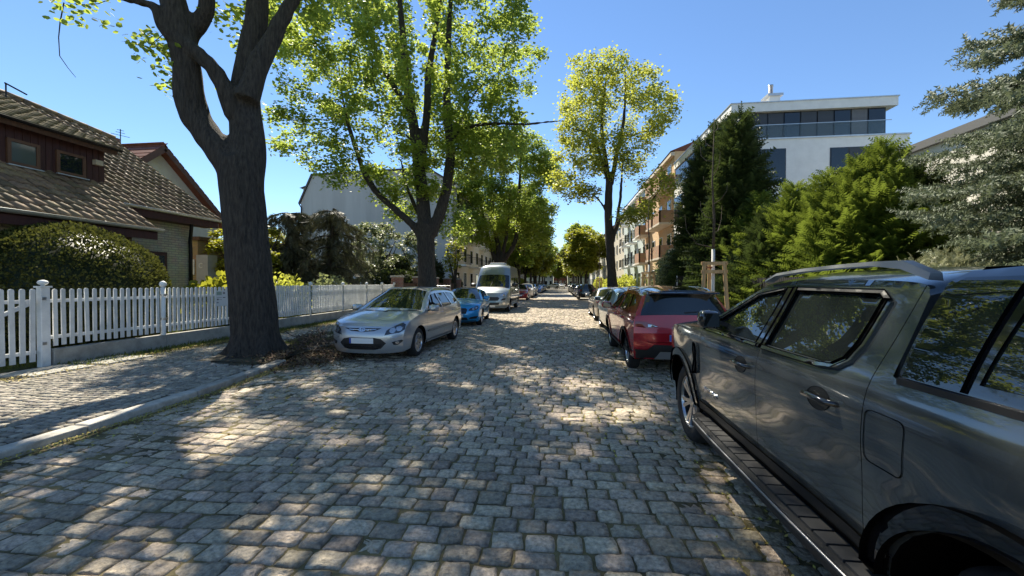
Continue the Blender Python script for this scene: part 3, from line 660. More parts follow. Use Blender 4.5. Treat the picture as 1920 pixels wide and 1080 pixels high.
for z0_, z1_ in ((6.2, 8.3), (3.2, 5.3), (.4, 2.6)):
    for k in range(4):
        ya = Y0+.6+k*2.6; wd = MB().box(X0-.02, X0+.02, ya, ya+2.2, z0_, z1_).build('window', dk, mo)
        MB().box(X0-.035, X0-.02, ya+.05, ya+1.07, z0_+.05, z1_-.05).build('pane', pane, wd); MB().box(X0-.035, X0-.02, ya+1.13, ya+2.15, z0_+.05, z1_-.05).build('pane', pane, wd)
c = MB().box(11.4, 11.95, 23.6, 24.2, 11.05, 11.85).build('chimney', plaster, mo); MB().box(11.28, 12.07, 23.5, 24.3, 11.85, 11.98).build('chimney_cap', zinc, c)
MB().lathe([(.0, 11.98), (.11, 11.98), (.11, 12.5), (.13, 12.5), (.13, 12.58), (0, 12.58)], 12, (11.6, 23.9, 0)).build('flue', steel, c, True)
MB().box(8.0, 9.0, 24.5, 31, 2.35, 3.15).build('terrace', plaster, mo); MB().box(7.98, 8.0, 24.5, 31, 3.15, 4.1).build('glass_balustrade', gl, mo)
# cream house at right
wh = thing('flat_roofed_house', 'cream and grey flat roofed house behind the blue spruce', 'house', (16, 13, .1))
MB().box(12, 20, 6.5, 17.2, .1, 6.05).build('wall', M('plaster_bright', (.80, .76, .66), .9, var=.05, vscale=2), wh)
MB().box(11.85, 20.1, 6.4, 17.3, 6.05, 6.3).build('roof_edge', M('edge_grey', (.12, .12, .12), .6), wh)
MB().box(11.3, 12.0, 13.4, 17.0, 2.65, 3.8).build('canopy', M('panel_grey', (.34, .34, .33), .7, var=.05), wh); MB().box(11.25, 12.0, 13.35, 17.05, 3.8, 3.88).build('canopy_edge', zinc, wh)
MB().box(11.95, 12.0, 13.6, 16.8, .1, 2.5).build('door', M('orange_wood', (.32, .12, .04), .5, var=.3, stretch=(4, .4, 4)), wh)
# ================================================================ fences
def picket_mesh(w, h, t=.024):
    pr = [(-w/2, 0), (w/2, 0), (w/2, h-w*.35), (w*.36, h-w*.12), (w*.18, h-.004), (0, h), (-w*.18, h-.004), (-w*.36, h-w*.12), (-w/2, h-w*.35)]
    return MB().prism(pr, 'x', -t/2, t/2).mesh('picket', whitepaint)
FX = -9.2
plin = thing('fence_wall', 'low rough concrete wall carrying the white picket fence', 'wall', (FX, 14, .1))
for a, b, h in ((-1.0, 4.0, .40), (6.2, 8.3, .40), (8.3, 10.35, .40), (10.5, 13.8, .42), (13.8, 16.0, .42), (16.0, 18.1, .43), (18.1, 21.5, .43)):
    MB().box(FX-.09, FX+.09, a+.003, b-.003, .05, h).build('wall_section', concrete, plin, bevel=.012)
def fence(name, label, y0, y1, pitch, pw, z0, z1, cat='fence', skip=()):
    root = thing(name, label, cat, (FX, (y0+y1)/2, z0)); me = picket_mesh(pw, z1-z0); n = int((y1-y0)/pitch)
    for k in range(n):
        y = y0+(k+.5)*(y1-y0)/n
        o = link('picket', me, root, (.035, y-(y0+y1)/2, rng.normal(0, .004)), (rng.normal(0, .006), 0, rng.normal(0, .02)))
    for z in (z0+.16, z1-.22): MB().box(FX-.03, FX+.02, y0, y1, z-.03, z+.03).build('rail', whitepaint, root)
    return root
fence('picket_fence', 'white picket fence section between the square gate post and the metal post', 6.2, 8.2, .118, .064, .46, 1.5)
fs = fence('picket_fence', 'white picket fence section carrying the notice board', 8.36, 10.34, .112, .064, .46, 1.5)
for a, b, lab in ((10.55, 13.76, 'white picket fence section right behind the thick forked trunk'), (13.9, 16.0, 'white picket fence section in front of the weeping conifer'), (16.12, 18.1, 'white picket fence section beside the hood of the silver car'), (18.22, 19.75, 'white picket fence section second from the brick pillar'), (19.88, 21.3, 'white picket fence section ending at the brick pillar')):
    fence('picket_fence', lab, a, b, .108, .07, .48, 1.52)
fence('picket_fence', 'white picket fence section on the far side of the gate', -1.0, 4.0, .118, .064, .46, 1.5)
gate = fence('picket_gate', 'white picket gate hung on the square post', 4.2, 6.0, .125, .07, .22, 1.5, 'gate')
MB().bar((FX-.0, 4.25, .4), (FX-.0, 5.95, 1.25), .04, .06).build('brace', whitepaint, gate)
def post(name, label, y, w, h, kind):
    r = thing(name, label, 'post', (FX+.02, y, .1))
    if kind == 'square':
        MB().box(FX-.03, FX+.08, y-.065, y+.065, .1, h).build('shaft', whitepaint, r, bevel=.008); MB().box(FX-.05, FX+.10, y-.085, y+.085, h, h+.03).build('cap', whitepaint, r)
        MB().lathe([(0, h+.03), (.025, h+.03), (.025, h+.045), (.06, h+.065), (.075, h+.09), (.06, h+.12), (.025, h+.135), (0, h+.14)], 14, (FX+.02, y, 0)).build('finial', whitepaint, r, True)
        for z in (.5, 1.3): MB().box(FX+.08, FX+.092, y-.055, y+.0, z, z+.05).build('hinge', steel, r)
    else:
        c = whitepaint if kind == 'round' else steel
        rr = .05 if kind == 'round' else .03
        MB().lathe([(rr, .3), (rr, h), (0, h)], 10, (FX+.02, y, 0)).build('shaft', c, r, True)
        for z in (.75, 1.3): MB().lathe([(rr+.012, z), (rr+.012, z+.05)], 10, (FX+.02, y, 0)).build('collar', steel, r, True)
        MB().lathe([(0, h-.01), (.02, h), (.06, h+.03), (.075, h+.075), (.06, h+.12), (.02, h+.15), (0, h+.152)], 12, (FX+.02, y, 0)).build('finial', whitepaint, r, True)
    return r
post('fence_post', 'square white gate post with flattened ball finial and hinges', 6.1, .2, 1.52, 'square')
post('fence_post', 'square white post on the latch side of the gate', 4.1, .2, 1.52, 'square')
post('fence_post', 'round white metal post with ball top between fence sections', 8.28, .1, 1.5, 'round')
post('fence_post', 'square white post half hidden by the thick forked trunk', 10.45, .2, 1.54, 'square')
for y in (13.83, 16.06, 18.16, 19.82, 21.35): post('fence_post', 'slim steel post with white ball top along the far picket fence', y, .06, 1.5, 'steel')['group'] = 'slim ball topped fence posts'
ns = thing('notice_board', 'small white notice board fixed to the picket fence', 'sign', (FX+.07, 9.85, 1.0))
MB().box(FX+.05, FX+.062, 9.66, 10.02, .98, 1.4).build('panel', M('sign_white', (.72, .74, .75), .4), ns)
for ya, yb, za, zb, cc in ((9.70, 9.86, 1.28, 1.37, (.33, .42, .35)), (9.9, 9.97, 1.34, 1.36, (.05, .05, .06)), (9.9, 9.97, 1.305, 1.325, (.05, .05, .06)), (9.7, 9.86, 1.205, 1.215, (.2, .22, .25)), (9.9, 9.98, 1.2, 1.22, (.05, .05, .08)), (9.71, 9.76, 1.14, 1.18, (.1, .1, .12)), (9.78, 9.86, 1.15, 1.16, (.25, .27, .3)), (9.7, 9.76, 1.06, 1.1, (.3, .3, .33))):
    MB().box(FX+.062, FX+.064, ya, yb, za, zb).build('print_mark', M('print%.2f%.2f' % (ya, za), cc, .5), ns)
# brick pillars and plank fence
def plank_fence(y0, y1, lab):
    r = thing('plank_fence', lab, 'fence', (FX, (y0+y1)/2, .1)); n = int((y1-y0)/.13)
    me = MB().box(-.012, .012, -.058, .058, .15, 1.55).mesh('plank', brownwood)
    for k in range(n): link('plank', me, r, (0, y0+(k+.5)*(y1-y0)/n-(y0+y1)/2, rng.normal(0, .01)-.1))
    MB().box(FX-.06, FX-.014, y0, y1, 1.2, 1.28).box(FX-.06, FX-.014, y0, y1, .4, .48).build('rail', brownwood, r); MB().box(FX-.03, FX+.03, y0, y1, 1.56, 1.6).build('cap_rail', brownwood, r)
for i, y in enumerate((21.85, 25.2, 28.6, 32.0, 35.4)):
    p = thing('brick_pillar', ['red brick pillar at the end of the white picket fence', 'red brick pillar hidden behind the multi stemmed trunk', 'red brick pillar just past the multi stemmed trunk', 'red brick pillar between two dark plank fences by the van', 'red brick pillar nearest the cream apartment building'][i], 'pillar', (FX, y, .1))
    MB().box(FX-.26, FX+.26, y-.26, y+.26, .1, 1.92).build('shaft', redbrick, p); MB().box(FX-.31, FX+.31, y-.31, y+.31, 1.92, 2.02).build('cap', concrete, p, bevel=.02)
    if i < 4: plank_fence(y+.28, y+3.1, ['dark plank fence next to the end pillar', 'dark plank fence behind the multi stemmed trunk', 'dark plank fence between the blue car and the hedge', 'dark plank fence behind the van'][i])
# dark slat fence on the right
df = thing('slat_fence', 'dark upright slat fence in front of the conifers', 'fence', (6.8, 13, .1)); me = MB().box(-.014, .014, -.04, .04, .1, 1.78).mesh('slat', M('black_wood', (.016, .014, .013), .7, var=.3))
for k in range(145): link('slat', me, df, (0, -7.5+k*.104, rng.normal(0, .008)-.1))
MB().box(6.83, 6.87, 5.5, 20.6, 1.4, 1.48).box(6.83, 6.87, 5.5, 20.6, .4, .48).build('rail', MATS['black_wood'], df)
for y in (8, 11, 14, 17, 20): MB().box(6.83, 6.9, y-.03, y+.03, .1, 1.85).build('post', steel, df)
lf = thing('slat_fence', 'low black board fence below the pale shrub', 'fence', (6.8, 28, .1)); me = MB().box(-.012, .012, -.14, .14, .1, 1.35).mesh('board', MATS['black_wood'])
for k in range(46): link('board', me, lf, (0, -5.5+k*.29, -.1))
for y in (23.5, 27, 30.5, 34): MB().box(6.72, 6.79, y-.06, y+.06, .1, 1.5).build('post', steel, lf)
gp = thing('gate_panel', 'tall black gate panel in a steel frame', 'gate', (6.5, 21.8, .1))
MB().box(6.12, 6.95, 21.78, 21.82, .25, 1.98).build('panel', MATS['black_wood'], gp); MB().tube([(7.0, 21.8, .1), (7.0, 21.8, 2.0)], .025, 8).tube([(6.08, 21.8, .1), (6.08, 21.8, 2.0)], .025, 8).build('frame', steel, gp)
bk = thing('bicycle_rack', 'plain steel tube rack on the pavement behind the blue car', 'rack', (-7.2, 22.5, .1))
MB().tube([(-7.6, 22.5, .1), (-7.6, 22.5, 1.45), (-6.3, 22.5, 1.45), (-6.3, 22.5, .1)], .03, 8).build('frame', steel, bk)
# ================================================================ vegetation
bark = M('bark', (.022, .018, .015), .95, var=.4, vscale=5, stretch=(5, 5, .9), bump=.06, bscale=5, col2=(.075, .062, .05))
barkb = M('bark_brown', (.05, .036, .025), .95, var=.4, vscale=3, stretch=(5, 5, 1), bump=.03, bscale=3.5, col2=(.12, .09, .065))
leafA = leafmat('leaf_maple', (.06, .095, .014), (.185, .24, .042), (.56, .67, .11), .6)
leafB = leafmat('leaf_maple_young', (.09, .12, .016), (.25, .27, .05), (.64, .66, .10), .6)
leafY = leafmat('leaf_yellowgreen', (.10, .13, .012), (.26, .26, .03), (.55, .55, .05), .45)
leafP = leafmat('leaf_pale', (.10, .125, .05), (.26, .28, .15), (.35, .4, .15), .35)
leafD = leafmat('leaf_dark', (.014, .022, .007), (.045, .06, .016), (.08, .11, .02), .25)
yew = leafmat('leaf_yew', (.03, .038, .013), (.11, .115, .035), (.16, .17, .03), .25, .9, 1.2)
cyp = leafmat('leaf_cypress', (.018, .032, .012), (.055, .082, .022), (.10, .14, .03), .25, .55, .6)
thu = leafmat('leaf_thuja', (.035, .07, .010), (.15, .20, .028), (.3, .38, .05), .3, .55, .6)
spr = leafmat('leaf_spruce', (.05, .075, .045), (.19, .225, .14), (.24, .28, .15), .25, .6, 1.)
wee = leafmat('leaf_weeping', (.03, .032, .018), (.12, .115, .065), (.08, .085, .04), .2, .6, .6)
LEAF4 = (np.array([(0, 0, 0), (.3, .42, -.06), (.72, .36, -.07), (1, 0, -.03), (.72, -.36, -.07), (.3, -.42, -.06)]), np.array([(0, 3, 2, 1), (0, 5, 4, 3)]))
LEAF2 = (np.array([(0, 0, 0), (.5, .42, -.05), (1, 0, 0), (.5, -.42, -.05)]), np.array([(0, 3, 2, 1)]))
_o = [(0, 0), (.10, .40), (.36, .27), (.52, .55), (.66, .22), (1, 0), (.66, -.22), (.52, -.55), (.36, -.27), (.10, -.40)]
MAPLE = (np.array([(.33, 0, .05)]+[(a, b, -.25*b*b) for a, b in _o]), np.array([(0, 1+(i+1) % 10, 1+i) for i in range(10)]))
def frond(n=6, w=.11, curl=.25, taper=True):
    V = []; F = []
    for i in range(n):
        t = (i+.4)/n; L = .42*(1-t*.75)
        for s in (-1, 1):
            b = len(V); V += [(t-.02, 0, curl*-t*t), (t+w, 0, curl*-t*t), (t+L*.75, s*L, curl*-t*t-.08*L)]; F.append((b, b+1, b+2) if s > 0 else (b+1, b, b+2))
    b = len(V); V += [(.0, -.02, 0), (.0, .02, 0), (1.05, 0, -curl)]; F.append((b, b+2, b+1))
    return np.array(V), np.array(F)
FROND = frond()
def needles(n=17, L=.34):
    r = np.random.default_rng(5); V = []; F = []
    for i in range(n):
        t = i/n; a = i*2.4; d = np.array([.5, math.cos(a), math.sin(a)]); d /= np.linalg.norm(d); s = np.array([-.3, -math.sin(a), math.cos(a)])*.06
        p = np.array([t, 0, 0]); l = L*(1-.35*t); b = len(V); V += [p-s, p+s, p+d*l]; F.append((b, b+1, b+2))
    return np.array(V), np.array(F)
NEED = needles()
def inst(tmpl, P, D, N, S):
    V, F = tmpl; D = D/np.linalg.norm(D, axis=1, keepdims=True); Y = np.cross(N, D); Y /= np.maximum(np.linalg.norm(Y, axis=1, keepdims=True), 1e-6); Z = np.cross(D, Y)
    S = np.broadcast_to(np.asarray(S, float), (len(P),))[:, None, None]
    W = P[:, None]+S*(V[None, :, 0:1]*D[:, None]+V[None, :, 1:2]*Y[:, None]+V[None, :, 2:3]*Z[:, None])
    return W.reshape(-1, 3), (F[None]+(np.arange(len(P))*len(V))[:, None, None]).reshape(-1, F.shape[1])
def leafy(name, tmpl, P, D, N, S, mat, parent):
    off = np.array(root_loc(parent)); V, F = inst(tmpl, P-off, D, N, S); return link(name, np_mesh(name, V, F, mat), parent)
def colonize(P0, att, step=.4, di=3., dk=.7, iters=70, seed=0, up=.05):
    r = np.random.default_rng(seed); P = [np.array(p) for p in P0]; par = list(range(-1, len(P0)-1)); A = np.array(att)
    nd = np.full(len(A), 1e9); ni = np.zeros(len(A), int); k0 = 0
    for it in range(iters):
        Q = np.array(P[k0:])
        if len(Q):
            d = np.sqrt(((A[:, None]-Q[None])**2).sum(2)); j = d.argmin(1); dm = d[np.arange(len(A)), j]; b = dm < nd; nd[b] = dm[b]; ni[b] = j[b]+k0
        k0 = len(P); keep = nd > dk; A = A[keep]; nd = nd[keep]; ni = ni[keep]
        if not len(A): break
        m = nd < (di if it > 4 else di*2.5)
        if not m.any(): break
        for node in np.unique(ni[m]):
            v = A[m & (ni == node)]-P[node]; v = v/np.linalg.norm(v, axis=1, keepdims=True); v = v.sum(0)+r.normal(0, .15, 3)+np.array([0, 0, up]); l = np.linalg.norm(v)
            if l < 1e-3: continue
            P.append(P[node]+v/l*step); par.append(int(node))
    return np.array(P), np.array(par)
def ell(n, c, rad, r, hollow=.25):
    if n > 300:
        q = ell_(int(n*2.2), c, rad, r, max(hollow, .3)); x, y, z = q.T; return q[np.sin(x*.95+c[0])*np.sin(y*1.05+1)*1.2+np.sin(z*1.1+x*.5)*.8+r.normal(0, .35, len(q)) > .05][:n]
    return ell_(n, c, rad, r, hollow)
def ell_(n, c, rad, r, hollow=.25):
    d = r.normal(0, 1, (n, 3)); d /= np.linalg.norm(d, axis=1, keepdims=True); t = (hollow+(1-hollow)*r.random(n))**(1/2.2)
    return np.array(c)+d*t[:, None]*np.array(rad)
def limb_mesh(limbs, name, mat, parent, voxel=.045, lump=.02, n=14):
    mb = MB()
    for pts, rad in limbs:
        P = np.array(pts, float); k = len(P); t = np.arange(k); tt = np.linspace(0, k-1, (k-1)*4+1)
        Q = np.stack([hermite_any(t, P[:, i])(tt) for i in range(3)], 1); mb.tube([tuple(q) for q in Q], list(np.interp(tt, t, rad)), n)
    off = root_loc(parent)
    me = mb.mesh(name, mat, True, off)
    if voxel:
        ob = bpy.data.objects.new('tmp', me); COL.objects.link(ob); md = ob.modifiers.new('r', 'REMESH'); md.mode = 'VOXEL'; md.voxel_size = voxel
        dg = bpy.context.evaluated_depsgraph_get(); me2 = bpy.data.meshes.new_from_object(ob.evaluated_get(dg)); bpy.data.objects.remove(ob); me = me2; me.name = name
        bm = bmesh.new(); bm.from_mesh(me); bmesh.ops.smooth_vert(bm, verts=bm.verts, factor=.5, use_axis_x=True, use_axis_y=True, use_axis_z=True); bmesh.ops.smooth_vert(bm, verts=bm.verts, factor=.5, use_axis_x=True, use_axis_y=True, use_axis_z=True); bm.to_mesh(me); bm.free()
        co = np.empty(len(me.vertices)*3, np.float32); me.vertices.foreach_get('co', co); co = co.reshape(-1, 3); nr = np.empty_like(co.ravel()); me.vertices.foreach_get('normal', nr); nr = nr.reshape(-1, 3)
        x, y, z = co.T; w = np.sin(x*9+z*1.3+2*np.sin(z*.9))*np.sin(y*9.5-z*.8)+.6*np.sin(x*4+z*2.2)*np.cos(y*5+z*1.7)+.5*np.sin(x*23+y*21+3*np.sin(z*1.5))
        co += nr*(w*lump)[:, None]; me.vertices.foreach_set('co', co.ravel()); me.polygons.foreach_set('use_smooth', np.ones(len(me.polygons), bool)); me.materials.clear(); me.materials.append(mat); me.update()
    return link(name, me, parent)
def hermite_any(xs, ys):
    xs = np.array(xs, float); ys = np.array(ys, float); m = np.gradient(ys, xs) if len(xs) > 2 else np.full(len(xs), (ys[-1]-ys[0])/(xs[-1]-xs[0]))
    def f(x):
        i = np.clip(np.searchsorted(xs, x)-1, 0, len(xs)-2); h = xs[i+1]-xs[i]; t = (x-xs[i])/h
        return (2*t**3-3*t**2+1)*ys[i]+(t**3-2*t**2+t)*h*m[i]+(-2*t**3+3*t**2)*ys[i+1]+(t**3-t**2)*h*m[i+1]
    return f
def tree(name, label, limbs, att, nleaf, size, lmat, bmat=bark, seed=0, step=.4, dk=.75, voxel=.045, tmpl=LEAF4, spread=.42, cat='tree', group=None, lump=.018, tip=.007, di=3., droop=.35, n=14):
    r = np.random.default_rng(seed); base = limbs[0][0][0]
    root = thing(name, label, cat, tuple(base), group=group); limb_mesh(limbs, 'trunk', bmat, root, voxel, lump, n)
    P0 = []; rr = []
    for pts, rad in limbs:
        P = np.array(pts, float); k = len(P); tt = np.linspace(0, k-1, (k-1)*4+1)
        for q in range(len(tt)): P0.append([np.interp(tt[q], np.arange(k), P[:, i]) for i in range(3)])
    z0 = min(a[2] for a in att)-1.0; P0 = [p for p in P0 if p[2] > z0] or P0
    P, par = colonize(P0, att, step, di, dk, 80, seed); n0 = len(P0); N = len(P)
    acc = np.zeros(N); kids = np.zeros(N, int)
    for i in range(N-1, n0-1, -1):
        if acc[i] == 0: acc[i] = tip**2.2
        acc[par[i]] += acc[i]; kids[par[i]] += 1
    rad = acc**(1/2.2); V = []; F = []; off = np.array(root_loc(root))
    idx = np.arange(n0, N); A = P[par[idx]]; B = P[idx]; ra = np.where(par[idx] < n0, rad[idx]*1.15, np.minimum(rad[par[idx]], rad[idx]*1.6)); rb = rad[idx]
    d = B-A; d /= np.maximum(np.linalg.norm(d, axis=1, keepdims=True), 1e-6); u_ = np.cross(d, np.array([.3, .2, .93])); u_ /= np.maximum(np.linalg.norm(u_, axis=1, keepdims=True), 1e-6); w_ = np.cross(d, u_)
    ns = 5; ang = np.arange(ns)*2*np.pi/ns; ring = np.cos(ang)[None, :, None]*u_[:, None]+np.sin(ang)[None, :, None]*w_[:, None]
    V = np.concatenate([A[:, None]+ring*ra[:, None, None], B[:, None]+ring*rb[:, None, None]], 1)-off
    f = np.array([(k, (k+1) % ns, ns+(k+1) % ns, ns+k) for k in range(ns)]); F = (f[None]+(np.arange(len(idx))*2*ns)[:, None, None]).reshape(-1, 4)
    link('branches', np_mesh('branches', V.reshape(-1, 3), F, bmat, True), root)['kind'] = 'stuff'
    cand = idx[rad[idx] < tip*3.2]; w = np.where(kids[cand] == 0, 3.2, 1.); w /= w.sum(); pick = r.choice(cand, nleaf, p=w)
    LP = P[pick]+r.normal(0, spread*.6, (nleaf, 3))*np.array([1, 1, .8]); D = np.c_[r.normal(0, 1, nleaf), r.normal(0, 1, nleaf), r.normal(-droop, .35, nleaf)]
    NN = np.c_[r.normal(0, .45, nleaf), r.normal(0, .45, nleaf), np.ones(nleaf)]; S = size*r.uniform(.65, 1.25, nleaf)
    leafy('crown', tmpl, LP, D, NN, S, lmat, root)
    return root
def pl(Y, pts, dy=0):   # pixel polyline on the plane y=Y (dy: total drift in depth)
    k = len(pts); return [tuple(aty(p[0], p[1], Y+dy*i/max(1, k-1))) for i, p in enumerate(pts)]
r0 = np.random.default_rng(11)
# ---- forked tree in front
T1 = 7.95
L1 = [(pl(T1, [(482, 690), (481, 640), (476, 580), (468, 500), (460, 420), (452, 350), (444, 300)]), [.60, .47, .445, .43, .42, .42, .40]),
      (pl(T1, [(452, 350), (428, 300), (384, 245), (360, 200), (350, 130), (338, 60), (318, -30), (290, -150), (270, -300)], -.5), [.36, .32, .275, .28, .26, .25, .23, .18, .10]),
      (pl(T1, [(458, 350), (464, 280), (460, 210), (462, 150), (474, 80), (484, 0), (490, -110), (500, -280)], .8), [.37, .34, .31, .28, .25, .22, .18, .10]),
      (pl(T1, [(462, 190), (482, 130), (512, 70), (545, 5), (590, -80), (640, -200)], 1.0), [.25, .21, .17, .15, .12, .07]),
      (pl(T1, [(440, 220), (425, 175), (398, 125), (350, 85), (312, 60), (290, 15), (255, 2), (215, -5)], -.9), [.2, .17, .15, .13, .12, .09, .07, .05]),
      (pl(T1, [(350, 85), (385, 20), (380, -60), (385, -200)], -.3), [.16, .16, .14, .08])]
for a_ in (0.3, 1.3, 2.4, 3.5, 4.6, 5.6):   # root flare
    b_ = np.array(L1[0][0][1]); L1.append(([tuple(b_+np.array([.2*math.cos(a_), .2*math.sin(a_), .35])), tuple(b_+np.array([.42*math.cos(a_), .42*math.sin(a_), -.12])), tuple(b_+np.array([.78*math.cos(a_), .78*math.sin(a_), -.42]))], [.2, .17, .08]))
att = np.concatenate([ell(560, (-6.4, 8.2, 13.2), (6.2, 6.0, 4.8), r0, .1),
                      ell(40, aty(170, 15, 7.0), (1.1, .8, .5), r0), ell(26, aty(275, 100, 7.6), (.5, .6, .6), r0), ell(34, aty(430, 40, 8.6), (.6, .7, 1.0), r0), ell(30, aty(310, 60, 7.2), (.6, .6, .7), r0), ell(30, aty(570, 20, 9), (.8, .9, .6), r0)])
t1 = tree('maple_tree', 'thick dark forked tree standing behind the granite kerb', L1, att, 21000, .115, leafA, seed=1, tmpl=LEAF4, voxel=.045, dk=.9, spread=.34, lump=.016)
hp = pl(7.0, [(120, 5), (113, 40), (110, 70), (112, 105), (128, 128), (142, 145)]); MB().tube(hp, [.012, .011, .009, .008, .006, .004], 5).build('hanging_twig', bark, t1, True)
# ---- multi stemmed tree
T2 = 18.4
L2 = [(pl(T2, [(803, 575), (802, 545), (800, 500), (799, 460), (798, 420)]), [.58, .45, .41, .41, .41]),
      (pl(T2, [(793, 450), (772, 420), (740, 392), (708, 362), (684, 325), (668, 280), (652, 230), (640, 170)], -1.5), [.22, .18, .16, .15, .13, .11, .09, .06]),
      (pl(T2, [(797, 430), (792, 370), (784, 300), (774, 230), (765, 180), (758, 100), (752, 30), (745, -80), (740, -190)], .5), [.34, .30, .27, .24, .2, .18, .14, .11, .05]),
      (pl(T2, [(768, 205), (740, 165), (714, 118), (695, 60), (690, -30)], -1), [.15, .13, .11, .08, .05]),
      (pl(T2, [(788, 320), (795, 260), (801, 200), (803, 140), (815, 70), (825, -10), (830, -140)], 1.2), [.2, .2, .18, .16, .13, .1, .05]),
      (pl(T2, [(808, 440), (828, 390), (841, 330), (844, 270), (839, 210), (838, 140), (841, 70), (846, -20), (850, -160)], .3), [.3, .26, .24, .22, .2, .17, .14, .1, .05]),
      (pl(T2, [(845, 275), (858, 250), (885, 237), (930, 232), (985, 233), (1035, 228), (1062, 226)], -1.5), [.12, .11, .09, .08, .06, .05, .03]),
      (pl(T2, [(852, 260), (868, 220), (888, 178), (915, 150), (940, 135)], -1), [.06, .055, .05, .04, .03]),
      (pl(T2, [(786, 290), (770, 262), (752, 250), (728, 256)], -2), [.07, .06, .05, .03]),
      (pl(T2, [(795, 420), (775, 380), (760, 340), (752, 300)], 2), [.12, .1, .08, .05])]
att = np.concatenate([ell(1800, (-7.1, 18.6, 12.6), (6.8, 6.0, 6.6), r0, .15), ell(70, aty(640, 330, 17), (1.3, 1.3, .9), r0), ell(70, aty(770, 310, 17.4), (1.2, 1.2, 1.2), r0), ell(70, aty(820, 340, 20), (1.3, 1.3, 1.3), r0), ell(80, aty(935, 290, 17.5), (1.4, 1.4, 1.2), r0), ell(60, aty(700, 330, 17.6), (1.6, 1.5, .7), r0), ell(60, aty(900, 300, 18), (1.7, 1.5, 1.0), r0), ell(110, aty(560, 250, 17.5), (1.7, 2, 1.8), r0), ell(45, aty(745, 390, 19.5), (.9, 1.2, .8), r0), ell(50, aty(870, 420, 20), (.9, 1.2, 1.2), r0)])
tree('maple_tree', 'large maple with several dark stems fanning out above the silver car', L2, att, 74000, .155, leafA, seed=2, dk=.8, spread=.33, voxel=.055, tmpl=LEAF2, lump=.014)
# ---- third tree on the left behind the van
T3 = 41.0
L3 = [(pl(T3, [(937, 530), (937, 505), (937, 488)]), [.5, .42, .42]), (pl(T3, [(932, 492), (922, 470), (914, 440), (905, 400), (895, 350)]), [.25, .2, .18, .14, .06]), (pl(T3, [(937, 490), (932, 450), (924, 410), (922, 350), (918, 280)], 1), [.28, .25, .22, .18, .08]),
      (pl(T3, [(940, 490), (948, 450), (952, 420), (958, 350)], -1), [.22, .18, .15, .07]), (pl(T3, [(942, 492), (962, 462), (970, 430), (972, 390), (975, 330), (978, 270)]), [.28, .24, .22, .19, .14, .07]), (pl(T3, [(970, 432), (995, 425), (1012, 410)]), [.09, .08, .05])]
att = np.concatenate([ell(1400, aty(952, 345, T3), (5.9, 5.6, 5.9), r0, .1), ell(150, aty(885, 425, 38), (2.4, 2.2, 1.8), r0), ell(90, aty(1005, 430, T3), (2.0, 2.0, 2.2), r0)])
tree('maple_tree', 'maple with low branching stems rising behind the white van', L3, att, 60000, .21, leafA, seed=3, tmpl=LEAF2, dk=.85, spread=.55, voxel=.07, step=.5)
# ---- light tree on the right
T4 = 31.85
L4 = [(pl(T4, [(1149, 548), (1147, 520), (1144, 470), (1141, 420), (1141, 370), (1143, 335)]), [.46, .36, .33, .31, .29, .27]),
      (pl(T4, [(1142, 350), (1130, 305), (1115, 262), (1098, 248), (1070, 240)], -1), [.15, .13, .1, .08, .05]), (pl(T4, [(1142, 345), (1133, 280), (1128, 230), (1133, 180), (1138, 135)], .5), [.18, .16, .13, .1, .05]),
      (pl(T4, [(1146, 345), (1156, 290), (1166, 250), (1172, 190), (1172, 125)], -.5), [.2, .17, .14, .1, .05]), (pl(T4, [(1148, 455), (1158, 420), (1168, 405), (1195, 392), (1222, 375), (1240, 352)], -1), [.15, .14, .12, .09, .07, .05]),
      (pl(T4, [(1152, 440), (1162, 380), (1166, 330), (1168, 270)], 1), [.13, .12, .1, .05]), (pl(T4, [(1160, 275), (1185, 255), (1215, 245), (1240, 243)], -1), [.09, .07, .05, .03]), (pl(T4, [(1140, 400), (1120, 372), (1095, 360), (1070, 362)], -.5), [.1, .07, .05, .03])]
att = np.concatenate([ell(800, aty(1150, 215, T4), (4.9, 4.6, 5.0), r0, .2), ell(120, aty(1080, 330, T4), (2.2, 2.2, 2.6), r0), ell(90, aty(1235, 345, 30), (1.6, 1.4, 1.2), r0), ell(70, aty(1200, 400, 29.5), (1.3, 1.3, 1.0), r0), ell(60, aty(1090, 200, T4), (2, 2, 3), r0)])
tree('maple_tree', 'airy yellow green maple rising alone on the right pavement', L4, att, 26000, .2, leafB, seed=4, tmpl=LEAF2, dk=.9, spread=.5, voxel=.055, step=.5)
# ---- trees down the street (prototypes, then copies)
def street_tree(h, seed, mat, label, loc, bm=bark, nl=9000, cr=4.2, lo=3.6, sz=.42):
    x, y = loc; r = np.random.default_rng(seed); c = (x, y, lo+(h-lo)*.5)
    lim = [([(x, y, 0), (x, y, 1.5), (x+.1, y, lo)], [.36, .27, .23])]
    for k in range(4):
        a = k*1.57+r.uniform(0, 1); lim.append(([(x+.1, y, lo-.3), (x+.8*math.cos(a), y+.8*math.sin(a), lo+1.5), (x+1.5*math.cos(a), y+1.5*math.sin(a), lo+(h-lo)*.5), (x+1.9*math.cos(a), y+1.9*math.sin(a), h-2)], [.17, .14, .1, .04]))
    return tree('street_tree', label, lim, ell(420, c, (cr, cr, (h-lo)*.5), r, .1), nl, sz, mat, bm, seed, .7, 1.2, None, LEAF4, .75, group='trees lining the far street', n=8)
pA = street_tree(17, 21, leafA, 'dark green tree past the van on the left', (-6.2, 60), nl=13000, cr=5.0)
pB = street_tree(19, 22, leafB, 'yellow green tree with tall straight brown trunk', (-6.2, 85), barkb, nl=13000, lo=6, cr=5.0)
pC = street_tree(12.5, 23, leafY, 'bright round tree in the far right row', (5.0, 80), nl=12000, cr=4.8)
